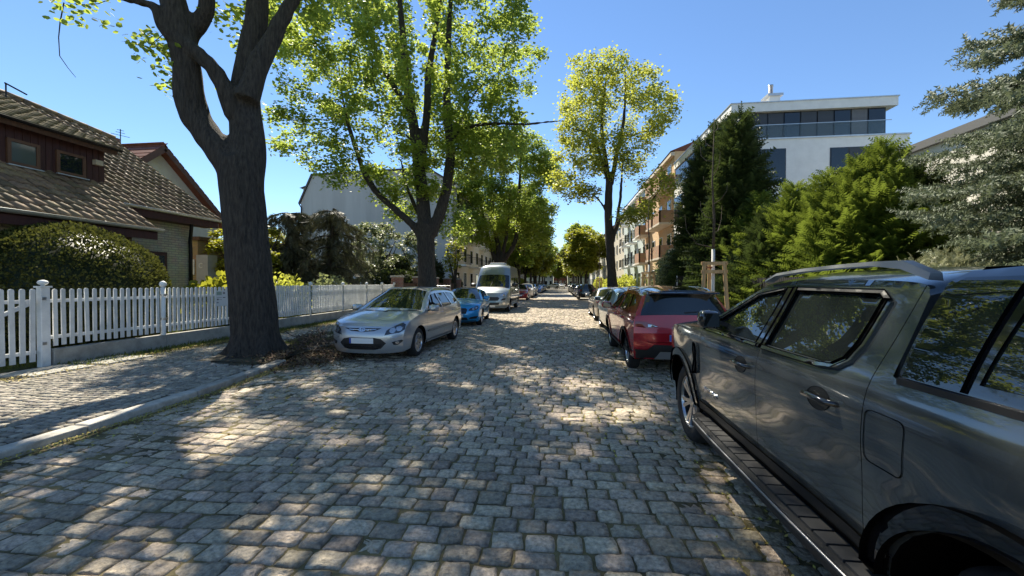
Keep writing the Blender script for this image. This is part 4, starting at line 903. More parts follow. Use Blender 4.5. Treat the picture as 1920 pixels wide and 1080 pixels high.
far = 'far tree of the left row in the green tunnel'; farr = 'far tree of the right row in the green tunnel'; fare = 'far tree before the buildings closing the street'
for p, x, y, s, rz, lab in ((pA, -6.3, 105, 1.0, 1, far), (pC, -6.2, 72, .9, 2, 'small bright tree before the straight brown trunk'), (pC, -6.3, 122, 1.1, .5, far), (pA, -6.0, 140, 1.1, 3, far), (pC, -6.1, 96, 1, 3, far), (pA, 5.0, 97, .95, 2, farr), (pC, 5.0, 112, 1.0, 1, farr), (pB, 5.1, 128, .9, 3, farr), (pC, 5.0, 146, 1.1, 2, farr), (pA, -6.2, 160, 1.1, .3, far), (pB, 5, 164, 1, .6, farr), (pC, -1, 180, 1.0, .6, fare), (pA, 12, 176, 1.0, .6, fare), (pA, -15, 176, 1.0, .6, fare)):
    o = dup(p, None, (x, y, 0), rz, lab); o.scale = (s, s, s)
# ---- young staked trees
honey = M('stake_wood', (.46, .30, .14), .7, var=.25, vscale=3, stretch=(6, 6, .6), bump=.003, bscale=20)
def staked(x, y, label, lab2, seed, top=2.2, stem=6.0):
    r = np.random.default_rng(seed); g_ = thing('tree_guard', lab2, 'tree guard', (x, y, .1)); k3 = []
    for k in range(3):
        a = k*2.094+.5+seed; p = Vector((x+.42*math.cos(a), y+.42*math.sin(a), .1)); q = Vector((x+.29*math.cos(a), y+.29*math.sin(a), top)); k3.append((a, q))
        MB().tube([p, q], [.058, .052], 12).build('stake', honey, g_, True, angle=50)
    for k in range(3):
        a = k3[k][1]; b = k3[(k+1) % 3][1]; d = (b-a).normalized()*.09
        for z in (-.05, -.28): MB().bar(a-d+Vector((0, 0, z)), b+d+Vector((0, 0, z)), .035, .09).build('crossbar', honey, g_)
    MB().tube([k3[0][1]+Vector((0, 0, -.17)), (x+.03, y, top-.15), k3[1][1]+Vector((0, 0, -.17))], .018, 6).build('strap', M('strap', (.25, .09, .05), .9), g_)
    t_ = thing('young_tree', label, 'tree', (x, y, .1)); MB().tube([(x, y, .1), (x+.01, y, top+.35)], .045, 10).build('painted_stem', M('lime_paint', (.55, .54, .5), .8), t_, True)
    pts = [(x+.01, y, top+.35), (x+.03, y, top+1.2), (x-.02, y+.02, top+2.2), (x+.02, y, stem)]; MB().tube(pts, [.042, .034, .024, .006], 8).build('stem', barkb, t_, True)
    for k in range(9):
        z = top+.4+k*.4; a = r.uniform(0, 6.3); l = r.uniform(.5, 1.0)*(1-.06*k); c_, s_ = math.cos(a), math.sin(a)
        MB().tube([(x, y, z), (x+c_*l*.45, y+s_*l*.45, z+.1), (x+c_*l*.75, y+s_*l*.75, z+.5*l), (x+c_*l*.8, y+s_*l*.8, z+.95*l)], [.014, .011, .008, .003], 5).build('twig', barkb, t_, True)
staked(4.25, 11.8, 'bare young tree held by the tall wooden tripod beside the conifers', 'honey coloured wooden tripod around the bare young tree by the red car', 1, 2.2, 6.2)
staked(4.3, 20.2, 'slender young tree before the orange brick balconies', 'weathered wooden tripod in front of the pale shrub', 2, 2.15, 6.0)
staked(4.5, 47, 'young tree far along the right pavement', 'small far wooden tripod behind the black car', 3, 2.2, 5.5)
# ---- shrubs
def shrub(name, label, c, rad, n, size, mat, seed=0, core=True, tmpl=LEAF4, shell=.72, cat='shrub', bump_=.12, up=.4, flatbase=True, group=None, box=False):
    r = np.random.default_rng(seed); root = thing(name, label, cat, (c[0], c[1], .1), group=group); c = np.array(c, float); rad = np.array(rad, float)
    d = r.normal(0, 1, (n, 3)); d /= np.linalg.norm(d, axis=1, keepdims=True)
    if box: m = np.abs(d).max(1, keepdims=True); d = d/m**.85
    k = 1+bump_*(np.sin(d[:, 0]*7+seed)*np.sin(d[:, 1]*6+1)+np.sin(d[:, 2]*8+d[:, 0]*5)*.7); t = shell+(1-shell)*r.random(n)
    P = c+d*(t*k)[:, None]*rad; ok = P[:, 2] > .12; P = P[ok]; d = d[ok]; n = len(P)
    D = d+r.normal(0, .7, (n, 3))+np.array([0, 0, up]); N = d+r.normal(0, .6, (n, 3)); leafy('foliage', tmpl, P, D, N, size*r.uniform(.6, 1.3, n), mat, root)
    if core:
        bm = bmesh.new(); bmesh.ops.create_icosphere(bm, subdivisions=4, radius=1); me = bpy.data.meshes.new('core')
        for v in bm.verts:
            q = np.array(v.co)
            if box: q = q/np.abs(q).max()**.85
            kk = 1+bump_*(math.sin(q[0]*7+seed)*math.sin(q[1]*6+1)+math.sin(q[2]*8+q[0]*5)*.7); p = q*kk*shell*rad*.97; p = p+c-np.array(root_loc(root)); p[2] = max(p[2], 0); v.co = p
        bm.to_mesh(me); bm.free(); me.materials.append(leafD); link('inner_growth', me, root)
    else:
        mb = MB()
        for k_ in range(7):
            a = r.uniform(0, 6.3); q = .6*rad; mb.tube([(c[0], c[1], .1), (c[0]+q[0]*.4*math.cos(a), c[1]+q[1]*.4*math.sin(a), c[2]*.7), (c[0]+q[0]*math.cos(a), c[1]+q[1]*math.sin(a), c[2]+q[2]*.7)], [.03, .02, .008], 5)
        mb.build('stems', barkb, root, True)
    return root
shrub('clipped_yew', 'big clipped dome shaped yew bush behind the picket fence', (-11.15, 7.9, 1.1), (1.62, 1.95, 1.82), 36000, .06, yew, 1, tmpl=LEAF2, shell=.93, bump_=.025)
shrub('laurel_shrub', 'bright broad leaved laurel shrub beside the downpipe', (-11.2, 12.3, .9), (.9, 1.3, .95), 1500, .2, leafY, 2, shell=.5)
shrub('yellow_shrub', 'yellow green shrub just behind the square post', (-10.4, 12.6, 1.0), (.5, .7, .9), 900, .13, leafY, 3, shell=.4)
shrub('flowering_shrub', 'loose shrub with pale flowers under the weeping conifer', (-10.7, 17.5, 1.0), (.8, 1.6, .95), 2200, .11, leafP, 4, shell=.45)
shrub('green_shrub', 'leafy green shrub under the weeping conifer', (-11.0, 14.8, .9), (.8, 1.3, 1.0), 1800, .13, leafB, 5, shell=.45)
shrub('hedge', 'clipped dark brown hedge behind the plank fence', (-10.3, 27.5, 1.15), (.7, 5.5, 1.25), 9000, .12, leafD, 6, box=True, shell=.85, bump_=.04, cat='hedge')
shrub('round_bush', 'round dark evergreen bush above the hedge', (-12.2, 28, 2.6), (1.3, 1.3, 1.0), 3500, .12, leafD, 7, shell=.85)
shrub('evergreen_shrub', 'dark evergreen shrub right of the multi stemmed trunk', (-10.6, 32.5, 1.7), (.9, 1.6, 1.9), 5000, .13, leafD, 8, shell=.75)
shrub('evergreen_shrub', 'low dark shrub behind the blue car near the cream building', (-9.9, 36.2, 1.0), (.8, 2.5, 1.1), 4000, .13, leafD, 9, shell=.75)
shrub('pale_shrub', 'tall pale olive shrub behind the low black fence', (7.6, 27.5, 1.7), (1.4, 3.2, 2.1), 9000, .13, leafP, 10, shell=.5, core=False)
shrub('yellow_shrub', 'yellow green shrub by the white terrace wall', (7.7, 23.6, 1.0), (.6, .9, 1.1), 1600, .12, leafY, 11, shell=.5)
shrub('pale_conifer', 'low pale variegated conifer in front of the cream house', (7.75, 9.3, 1.2), (.75, 1.1, .95), 2400, .16, leafmat('leaf_cream', (.16, .18, .09), (.42, .42, .26), (.35, .36, .2), .3), 12, shell=.7, tmpl=FROND, bump_=.15)
for k, (x, y, rz_, lab) in enumerate(((-12.6, 44, 1.6, 'green bush in the front gardens along the left side'), (-9.6, 66, 1.5, 'green bush in the front gardens along the left side'), (-9.2, 92, 1.5, 'green bush in the front gardens along the left side'), (8.2, 52, 1.3, 'green bush in the front gardens along the right side'), (8.2, 66, 1.4, 'green bush in the front gardens along the right side'), (8.0, 84, 1.5, 'green bush in the front gardens along the right side'))):
    shrub('garden_bush', lab, (x, y, 1.2), (1.2, 4, rz_), 2600, .2, leafB, 30+k, shell=.6, group='far garden bushes')
# yellow green garden tree beside the house, fruit trees
def small_tree(label, x, y, h, cr, mat, seed, nl, sz=.13, lo=1.2, name='garden_tree'):
    r = np.random.default_rng(seed); lim = [([(x, y, .1), (x+.05, y, lo)], [.12, .10])]
    for k in range(4):
        a = k*1.57+r.uniform(0, 1); lim.append(([(x+.05, y, lo-.1), (x+cr*.3*math.cos(a), y+cr*.3*math.sin(a), lo+.5*(h-lo)*.8), (x+cr*.6*math.cos(a), y+cr*.6*math.sin(a), lo+(h-lo)*.75)], [.08, .06, .02]))
    return tree(name, label, lim, ell(420, (x, y, lo+(h-lo)*.55), (cr, cr, (h-lo)*.5), r, .1), nl, sz, mat, bark, seed, .22, .38, None, LEAF4, .2, di=1.5, tip=.004, n=8)
small_tree('yellow green garden tree between the brick house and the thick trunk', -14.6, 17.6, 5.0, 1.9, leafY, 41, 8500)
small_tree('yellow green garden tree beyond the weeping conifer', -17.5, 23.5, 5.2, 2.0, leafY, 42, 5500)
small_tree('pale blossoming fruit tree against the blind grey gable', -12.3, 25.5, 5.6, 2.3, leafP, 43, 7000)
small_tree('pale fruit tree close to the multi stemmed trunk', -10.8, 29.5, 5.4, 2.0, leafP, 44, 5500)
small_tree('pale fruit tree beside the weeping conifer', -13.8, 29.5, 5.8, 2.2, leafP, 45, 5000)
small_tree('young pale green tree in front of the cream building by the van', -8.2, 30.5, 5.0, .9, leafY, 46, 1200, .14, 1.6)
# ---- conifers
def cypress(name, label, x, y, h, rad, n, mat, seed, L=.75, lo=.05, droop=.0, tips=1, lean=0.):
    r = np.random.default_rng(seed); root = thing(name, label, 'conifer', (x, y, .1)); t = 1-(1-lo)*r.random(n)**.55*1.0; t = np.clip(1-r.random(n)**.62*(1-lo), lo, .995); a = r.uniform(0, 2*np.pi, n)
    k = 1+.28*np.sin(a*3+t*9+seed)+.22*np.sin(a*5-t*17)+.12*r.normal(0, 1, n); R_ = rad*(1-t)**.72*k+.06; u_ = .35+.7*r.random(n)
    P = np.c_[x+np.cos(a)*R_*u_+lean*t, y+np.sin(a)*R_*u_, .1+t*h]; D = np.c_[np.cos(a), np.sin(a), r.normal(.35-droop, .25, n)]; D[:, 2] += t*.9
    N = np.c_[r.normal(0, .35, n), r.normal(0, .35, n), np.ones(n)]+.5*r.normal(0, 1, (n, 3)); S = L*r.uniform(.55, 1.2, n)*(1-.45*t)
    leafy('foliage', FROND, P, D, N, S, mat, root)
    V = []; m = 14
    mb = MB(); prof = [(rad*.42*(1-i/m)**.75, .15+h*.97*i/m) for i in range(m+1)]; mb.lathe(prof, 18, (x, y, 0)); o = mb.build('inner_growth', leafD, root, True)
    MB().tube([(x, y, .1), (x, y, h*.9)], [.16, .03], 8).build('trunk', barkb, root, True)
    return root
for lab, px_, py_, X, rad, nn in (('tallest dark cypress before the modern white building', 1386, 212, 7.9, 1.45, 5000), ('dark cypress in the middle of the dark group', 1352, 228, 8.6, 1.5, 4600), ('dark cypress on the street side of the dark group', 1318, 268, 7.7, 1.35, 4200)):
    q = atx(px_, py_, X); cypress('cypress', lab, X, q[1], q[2]-.1, rad, nn, cyp, int(px_), .95, .05, .25)
for lab, px_, py_, X, rad, nn in (('bright thuja next to the dark cypresses', 1425, 365, 8.0, 1.35, 3400), ('bright thuja with ragged top in the middle', 1492, 345, 8.3, 1.45, 3800), ('bright broad thuja under the white facade', 1555, 325, 8.6, 1.5, 4200), ('bright thuja with feathery crown below the balcony', 1610, 300, 8.9, 1.5, 4200), ('tallest bright thuja by the cream house', 1660, 268, 9.3, 1.6, 4600)):
    q = atx(px_, py_, X); cypress('thuja', lab, X, q[1], q[2]-.1, rad, nn, thu, int(px_), .62)
cypress('thuja', 'feathery thuja coloured as shaded at the end of the conifer row', 10.2, 12.6, 4.7, 1.35, 4000, leafmat('leaf_thuja_shaded', (.014, .026, .007), (.05, .07, .014), (.1, .13, .02), .25), 77, .62)  # shaded side of the thuja mass, the shade put into a darker leaf colour
cypress('thuja', 'low sprawling dark conifer behind the wooden tripod', 7.9, 16.0, 4.2, 1.7, 4200, cyp, 78, .7)
def spruce(name, label, x, y, h, rad, nb, seed, mat):
    r = np.random.default_rng(seed); root = thing(name, label, 'conifer', (x, y, .1)); MB().tube([(x, y, .1), (x, y, h*.5), (x, y, h)], [.22, .13, .02], 10).build('trunk', barkb, root, True)
    P = []; D = []; S = []; wood = MB()
    for b in range(nb):
        t = .1+.88*(b/nb)**1.0; a = b*2.39996+r.normal(0, .2); L = rad*(1-t)**.5*min(1, .55+t*2.2)*r.uniform(.7, 1.15); z = h*t; dv = np.array([math.cos(a), math.sin(a), 0]); sd = np.array([-math.sin(a), math.cos(a), 0]); m = max(6, int(L/.14)); ptsb = []
        for i in range(m+1):
            s = i/m; q = np.array([x, y, z])+dv*L*s+np.array([0, 0, L*(.10*s-.38*s*s+.22*s**4)]); ptsb.append(q)
            if s < .15: continue
            for sg in (-1, 1):
                l = .62*L*(1-s)*.5+.2; k2 = max(2, int(l/.17)); fd = dv*.62+sd*sg*.75; fd /= np.linalg.norm(fd)
                for j in range(k2):
                    P.append(q+fd*(j+.2)*l/k2+np.array([0, 0, -.12*(j/k2)**2*l+r.normal(0, .035)])+r.normal(0, .02, 3)); D.append(fd+np.array([0, 0, -.25*(j/k2)])+r.normal(0, .22, 3)); S.append(r.uniform(.22, .34))
                    if r.random() < .8: P.append(P[-1]+np.array([0, 0, -.03])); D.append(fd*.5+sd*r.normal(0, .7)+np.array([0, 0, r.normal(-.35, .4)])); S.append(r.uniform(.18, .28))
            P.append(q); D.append(dv+r.normal(0, .2, 3)); S.append(.26)
        MB().tube(ptsb, list(np.linspace(.035*(1-t)+.008, .006, len(ptsb))), 5).build('branch', barkb, root, True)
    P = np.array(P); D = np.array(D)
    leafy('needles', NEED, P, D, r.normal(0, 1, P.shape)+np.array([0, 0, .5]), np.array(S), mat, root)
    for ch in list(root.children):      # a second, turned set of boughs fills the crown
        if ch.name.split('.')[0] in ('branch', 'needles'): c2 = ch.copy(); COL.objects.link(c2); c2.parent = root; c2.rotation_euler = (0, 0, 1.25); c2.location = (0, 0, -.25)
    return root
spruce('blue_spruce', 'tall blue grey spruce with spreading branches by the cream house', 9.9, 7.4, 13.0, 3.5, 148, 5, spr)
# weeping conifer
def weeping(name, label, x, y, h, rad, seed):
    r = np.random.default_rng(seed); root = thing(name, label, 'conifer', (x, y, .1)); wood = MB(); wood.tube([(x, y, .1), (x+.1, y, h*.6), (x+.5, y-.2, h*.92)], [.17, .12, .05], 10); P = []; D = []; S = []
    for b in range(34):
        t = .35+.62*r.random(); a = r.uniform(0, 6.3); L = rad*r.uniform(.5, 1.05)*(1.15-t*.55); pts = []
        z0 = h*t
        for i in range(12):
            s = i/11; q = np.array([x+.3*t+math.cos(a)*L*s, y+math.sin(a)*L*s, z0+.35*s-(.55*L*s*s)]); pts.append(tuple(q))
            for j in range(6):
                hang = r.uniform(.15, 1.5)*(.4+.6*s); P.append(q+np.array([r.normal(0, .1), r.normal(0, .1), -hang*r.random()])); D.append(np.array([math.cos(a)*.3+r.normal(0, .25), math.sin(a)*.3+r.normal(0, .25), -1.0])); S.append(r.uniform(.22, .45))
            P.append(q); D.append(np.array([math.cos(a), math.sin(a), -.5])); S.append(.5)
        wood.tube(pts, list(np.linspace(.045, .01, 12)), 5)
    P = np.array(P); k = P[:, 2] > .3; P = P[k]; wood.build('trunk', bark, root, True)
    leafy('foliage', FROND, P, np.array(D)[k], r.normal(0, 1, P.shape), np.array(S)[k], wee, root)
weeping('weeping_conifer', 'dark weeping conifer with hanging branch curtains behind the picket fence', -12.6, 20.6, 5.9, 3.2, 3)
weeping('weeping_conifer', 'smaller left dome of the weeping conifer group', -14.0, 19.0, 5.5, 1.9, 4)
# ================================================================ vehicles
def paint(name, col, metal=.55, rough=.32):
    m = M('paint_'+name, col, rough, metal, coat=1.0); return m
rubber = M('tyre_rubber', (.016, .016, .017), .8, var=.2, bump=.001, bscale=80)
blackp = M('black_plastic', (.014, .014, .015), .5, bump=.0006, bscale=200)
glossb = M('gloss_black', (.008, .008, .009), .08, coat=1)
chrome = M('chrome', (.75, .76, .78), .12, 1.)
alloy = M('alloy', (.50, .50, .51), .28, 1.); alloyd = M('alloy_dark', (.03, .03, .032), .3, .6)
carglass = glassmat('car_glass', (.010, .013, .013), .01, .9)
void = M('dark_void', (.003, .003, .003), 1., spec=0.)
lampc = M('lamp_clear', (.42, .44, .47), .08, .75, coat=1); lampd = M('lamp_dark', (.03, .032, .036), .06, .2, coat=1)
lampr = M('lamp_red', (.20, .006, .008), .08, coat=1); platew = M('plate_white', (.78, .78, .76), .4); plateb = M('plate_blue', (.02, .08, .42), .4)
def strip_mesh(V, T, rim=.018, inward=None):
    """V (n,3), T tris; adds a rim along boundary pushed by vector field inward (n,3)"""
    V = np.asarray(V); T = np.asarray(T); E = np.concatenate([T[:, [0, 1]], T[:, [1, 2]], T[:, [2, 0]]]); key = np.sort(E, 1); _, inv, cnt = np.unique(key, axis=0, return_inverse=True, return_counts=True)
    inv = inv.ravel(); B = E[cnt[inv] == 1]; F = [tuple(t) for t in T]; ns = len(F)
    if rim:
        vi = np.unique(B); m0 = {int(v): len(V)+i for i, v in enumerate(vi)}; m1 = {int(v): len(V)+len(vi)+i for i, v in enumerate(vi)}; V = np.concatenate([V, V[vi], V[vi]+inward[vi]*rim])
        F += [(m0[int(b)], m0[int(a)], m1[int(a)], m1[int(b)]) for a, b in B]
    return V, F, ns
def to_obj(name, V, F, ns, mat, parent, nrm=None):
    me = bpy.data.meshes.new(name); me.from_pydata([tuple(map(float, p)) for p in V], [], F); fl = np.zeros(len(F), bool); fl[:ns] = True; me.polygons.foreach_set('use_smooth', fl); me.materials.append(mat)
    if ns < len(F): me.materials.append(MATS['dark_void']); mi = np.zeros(len(F), np.int32); mi[ns:] = 1; me.polygons.foreach_set('material_index', mi)
    me.update()
    if nrm is not None:
        fl[:] = True; me.polygons.foreach_set('use_smooth', fl); me.normals_split_custom_set_from_vertices([tuple(map(float, q)) for q in nrm])
    return link(name, me, parent)
WC = {}
def wheel_meshes(Rw, tw, Rr, n, style, rimmat, tread):
    k = (Rw, tw, Rr, n, style, rimmat.name, tread)
    if k in WC: return WC[k]
    h = tw/2; N = 64; mb = MB()
    prof = [(Rr-.01, -h*.8), (Rr, -h*.9), (Rr+.02, -h), ((Rr+Rw)/2, -h*1.06), (Rw-.035, -h*.98), (Rw-.012, -h*.86), (Rw, -h*.62), (Rw, 0), (Rw, h*.62), (Rw-.012, h*.86), (Rw-.035, h*.98), ((Rr+Rw)/2, h*1.06), (Rr+.02, h), (Rr, h*.9), (Rr-.01, h*.8)]
    V = []; F = []
    for i, (r, x) in enumerate(prof):
        for q in range(N):
            a = 2*math.pi*q/N; rr = r-(tread if (r > Rw-.04 and abs(x) > h*.5 and (q % 4) < 1) else 0); V.append((x, rr*math.cos(a), rr*math.sin(a)))
    for i in range(len(prof)-1):
        for q in range(N): F.append((i*N+q, i*N+(q+1) % N, (i+1)*N+(q+1) % N, (i+1)*N+q))
    mb.add(V, F)
    for rg_ in (-.25, .25): pass
    ty = mb.mesh('tyre', rubber, True); ty.set_sharp_from_angle(angle=R(35))
    rm = MB(); xo = h*.72
    rm.lathe([(Rr+.012, xo+.02), (Rr-.012, xo+.02), (Rr-.022, xo-.004)], 48, axis='x')
    rm.lathe([(.0, xo+.004), (.035, xo+.006), (.06, xo-.004), (.075, xo-.03), (.075, -.05)], 24, axis='x')
    for s in range(n):
        a0 = 2*math.pi*s/n; subs = {'single': (0,), 'double': (-.16, .16), 'y': (-.2, .2)}[style]
        for da in subs:
            r1, r2 = .05, Rr-.02; a1 = a0+(da*.6 if style == 'double' else da*.15); a2 = a0+da
            w1, w2 = (.03, .034) if style == 'single' else (.016, .02)
            def pt(r, a, w, x): return (x, r*math.cos(a)-w*math.sin(a), r*math.sin(a)+w*math.cos(a))
            V = [pt(r1, a1, -w1, xo-.012), pt(r1, a1, w1, xo-.012), pt(r2, a2, w2, xo+.012), pt(r2, a2, -w2, xo+.012), pt(r1, a1, -w1*1.5, xo-.06), pt(r1, a1, w1*1.5, xo-.06), pt(r2, a2, w2*1.4, xo-.04), pt(r2, a2, -w2*1.4, xo-.04)]
            rm.add(V, [(0, 3, 2, 1), (0, 1, 5, 4), (1, 2, 6, 5), (2, 3, 7, 6), (3, 0, 4, 7)])
    rim = rm.mesh('rim', rimmat, False)
    dk_ = MB().lathe([(Rr-.02, xo-.004), (Rr-.03, xo-.075), (.02, xo-.075)], 32, axis='x').mesh('brake_disc', M('brake_dark', (.02, .02, .022), .5, .5))
    WC[k] = (ty, rim, dk_); return WC[k]
class Car:
    def __init__(s, name, label, S, pm, cat='car', group=None):
        s.S = S; s.root = thing(name, label, cat, group=group); s.pm = pm; s.bv = []; s.bf = []
        s.zf = hermite(S['zl'], S['wl']); s.pf = hermite(*zip(*S['plan'])); st = np.array(S['st'], float); s.step = S.get('step', .07)
        s.P = S.get('p', 3.2); segs = S['seg']; s.edge = []
        lofts = []
        for (nm, i0, i1, kind) in segs:
            q = st[i0:i1+1]; t = np.arange(len(q)); tt = np.linspace(0, len(q)-1, (len(q)-1)*5+1)
            C = np.stack([hermite_any(t, q[:, k])(tt) if len(q) > 2 else np.interp(tt, t, q[:, k]) for k in range(4)], 1); lofts.append((nm, C, kind)); s.edge += [tuple(c[:2]) for c in C[(1 if s.edge else 0):]]
        s.side(); s.wheels()
        for nm, C, kind in lofts: s.loft(nm, C, kind)
        s.bvh = BVHTree.FromPolygons([Vector(v) for v in s.bv], s.bf)
    def W(s, y, z):
        y = np.asarray(y, float); z = np.asarray(z, float); w = s.zf(z)*s.pf(y); S = s.S
        if S.get('flare'):
            for wy in (S['wf'], S['wr']):
                d = np.hypot(y-wy, z-S['R']); w = w+S['flare']*np.exp(-((d-S['arch'])/.13)**2)*(z < S['arch']+S['R']+.3)
        return w
    def reg(s, V, F):
        b = len(s.bv); s.bv += [tuple(v) for v in V]; s.bf += [tuple(int(i)+b for i in f) for f in F]
    def loft(s, nm, C, kind):
        g = s.S.get('pillar', .90); nu = 18
        def piece(name, ua, ub, mat, dz=0, sh=1., par=None):
            us = np.linspace(ua, ub, nu if ub-ua > .5 else 5)
            if ub-ua > .5: us = (ua+ub)/2+(ub-ua)/2*np.sin(np.pi/2*np.linspace(-1, 1, nu))
            ye, ze, yc, zc = C.T; w = s.W(ye, ze)*sh; k = 1-np.abs(us)**s.P
            X = w[:, None]*us[None]; Y = ye[:, None]+(yc-ye)[:, None]*k; Z = ze[:, None]+(zc-ze)[:, None]*k-dz
            m, n_ = X.shape; V = np.stack([X, Y, Z], 2).reshape(-1, 3); F = [(i*n_+j, (i+1)*n_+j, (i+1)*n_+j+1, i*n_+j+1) for i in range(m-1) for j in range(n_-1)]
            F = [tuple(reversed(f)) for f in F]
            # keep outward orientation: check first face
            a, b, c = V[F[len(F)//2][0]], V[F[len(F)//2][1]], V[F[len(F)//2][2]]; nn = np.cross(b-a, c-a); ctr = np.array([0, 0, .7]); 
            if np.dot(nn, (a-ctr)) < 0: F = [tuple(reversed(f)) for f in F]
            if not dz: s.reg(V, F)
            return to_obj(name, V, F, len(F), mat, par or s.root)
        if kind == 'glass':
            piece(nm, -g, g, carglass); piece('pillar', -1, -g, s.pm); piece('pillar', g, 1, s.pm)
        else:
            piece(nm, -1, 1, {'paint': s.pm, 'black': blackp, 'gloss': glossb}.get(kind, s.pm))
    def side(s):
        S = s.S; e = s.edge; zs = S['sill']; out = list(e); Rw = S['R']; ar = S['arch']
        hc = math.sqrt(ar*ar-(zs-Rw)**2); a0 = math.asin((zs-Rw)/ar)
        for wy in (S['wr'], S['wf']):
            if wy == S['wr'] and e[-1][0] > wy-hc: pass
            out += [(wy+ar*math.cos(a), Rw+ar*math.sin(a)) for a in np.linspace(math.pi-a0, a0, 15)]
        s.outer = out; cuts = S['cuts']; names = S['pan']; wins = S['wins']
        ys = [99]+list(cuts)+[-99]
        def clip(poly, y0, y1):
            for sg, lim in ((1, y0), (-1, y1)):
                o = []; n = len(poly)
                for i in range(n):
                    a = poly[i]; b = poly[(i+1) % n]; ia = sg*(a[0]-lim) >= 0; ib = sg*(b[0]-lim) >= 0
                    if ia: o.append(a)
                    if ia != ib: t = (lim-a[0])/(b[0]-a[0]); o.append((lim, a[1]+t*(b[1]-a[1])))
                poly = o
                if not poly: return []
            return poly
        for k, nm in enumerate(names):
            hi = ys[k]-(.002 if k else 0); lo = ys[k+1]+(.002 if k < len(names)-1 else 0); pl_ = clip(out, lo, hi)
            hs = [w for w in (clip(w_, lo, hi) for w_ in wins) if len(w) > 2]
            V2, T = mesh2d(pl_, hs, s.step)
            for sd in (1, -1):
                X = s.W(V2[:, 0], V2[:, 1]); V = np.c_[sd*X, V2]; T2 = T if sd > 0 else T[:, ::-1]; inw = np.zeros_like(V); inw[:, 0] = -sd
                s.reg(V, T2); VV, F, ns = strip_mesh(V, T2, .02, inw); e_ = .004; y_, z_ = VV[:, 1], VV[:, 2]; nr = np.c_[np.full(len(VV), sd, float), -(s.W(y_+e_, z_)-s.W(y_-e_, z_))/(2*e_), -(s.W(y_, z_+e_)-s.W(y_, z_-e_))/(2*e_)]; nr /= np.linalg.norm(nr, axis=1, keepdims=True); o = to_obj(nm, VV, F, ns, s.pm, s.root, nr)
                if 'door' in nm: s.__dict__.setdefault('doors', {})[(nm, sd)] = o
        for w_ in wins:
            V2, T = mesh2d(w_, (), .1); c = V2.mean(0); V2 = c+(V2-c)*1.02
            for sd in (1, -1):
                V = np.c_[sd*(s.W(V2[:, 0], V2[:, 1])-.012), V2]; to_obj('side_window', V, [tuple(t) for t in (T if sd > 0 else T[:, ::-1])], len(T), carglass, s.root)
        V2, T = mesh2d(out, (), s.step*1.6)
        for sd in (1, -1): s.reg(np.c_[sd*s.W(V2[:, 0], V2[:, 1]), V2], T if sd > 0 else T[:, ::-1])
        V2, T = mesh2d(out, (), .15)
        mb = MB()
        for sd in (1, -1): mb.add(np.c_[sd*(s.W(V2[:, 0], V2[:, 1])-.022), V2], T if sd > 0 else T[:, ::-1])
        ye = [q[0] for q in e]; y0, y1 = min(ye)+.12, max(ye)-.12; wv = float(s.W(0, .5)); zb = S['belt']-.15
        mb.box(-wv+.30, wv-.30, y0, y1, S['sill']+.02, zb)
        mb.box(-wv+.06, wv-.06, S['wr']+ar+.04, S['wf']-ar-.04, S['sill']-.02, zb); mb.box(-wv+.1, wv-.1, S['wf']+ar+.02, y1-.03, S['sill']+.03, zb-.25); mb.box(-wv+.1, wv-.1, y0+.03, S['wr']-ar-.02, S['sill']+.03, zb-.15)
        for wy in (S['wf'], S['wr']):
            for sd in (1, -1):
                A = np.linspace(-.25, math.pi+.25, 18); V = []
                for a in A:
                    yy, zz = wy+(ar+.003)*math.cos(a), Rw+(ar+.003)*math.sin(a); V += [(sd*(float(s.W(yy, zz))-.015), yy, zz), (sd*(wv-.32), yy, zz)]
                mb.add(V, [(2*i, 2*i+1, 2*i+3, 2*i+2) for i in range(17)])
        mb.build('underbody', void, s.root, world=False)
    def wheels(s):
        S = s.S; Rw = S['R']; tw = S.get('tw', .2); ty, rim, dk_ = wheel_meshes(Rw, tw, S.get('Rr', Rw*.66), S.get('spokes', 5), S.get('wstyle', 'double'), S.get('rimmat', alloy), S.get('tread', 0))
        for wy in (S['wf'], S['wr']):
            for sd in (1, -1):
                x = sd*(float(s.W(wy, Rw))-tw/2-.012); t = link('wheel', ty, s.root, (x, wy, Rw), (random.uniform(0, 1), 0, 0 if sd > 0 else math.pi)); link('rim', rim, t); link('brake_disc', dk_, t)
                for rg_ in (): pass
    def dec(s, name, poly, view, mat, off=.006, mirror=True, step=.05, rim=.012, parent=None, holes=()):
        V2, T = mesh2d(poly, holes, step); V = []
        for a, b in V2:
            o, d = {'F': ((a, 6, b), (0, -1, 0)), 'R': ((a, -6, b), (0, 1, 0)), 'S': ((3, a, b), (-1, 0, 0)), 'T': ((a, b, 5), (0, 0, -1))}[view]
            h = s.bvh.ray_cast(Vector(o), Vector(d))
            if h[0] is None: h = s.bvh.find_nearest(Vector({'F': (a, s.edge[2][0], b), 'R': (a, min(e[0] for e in s.edge), b), 'S': (float(s.W(a, b)), a, b), 'T': (a, b, 1.4)}[view]))
            V.append(np.array(h[0])-np.array(d)*off)
        V = np.array(V); d = np.array({'F': (0, -1, 0), 'R': (0, 1, 0), 'S': (-1, 0, 0), 'T': (0, 0, -1)}[view], float)
        p = V[T[0]]; 
        if np.dot(np.cross(p[1]-p[0], p[2]-p[0]), d) > 0: T = T[:, ::-1]
        res = []
        for m in ((1, -1) if mirror else (1,)):
            VV = V*np.array([m, 1, 1]); TT = T if m > 0 else T[:, ::-1]; inw = np.tile(d, (len(VV), 1)); A, F, ns = strip_mesh(VV, TT, rim, inw); res.append(to_obj(name, A, F, ns, mat, parent or s.root))
        return res
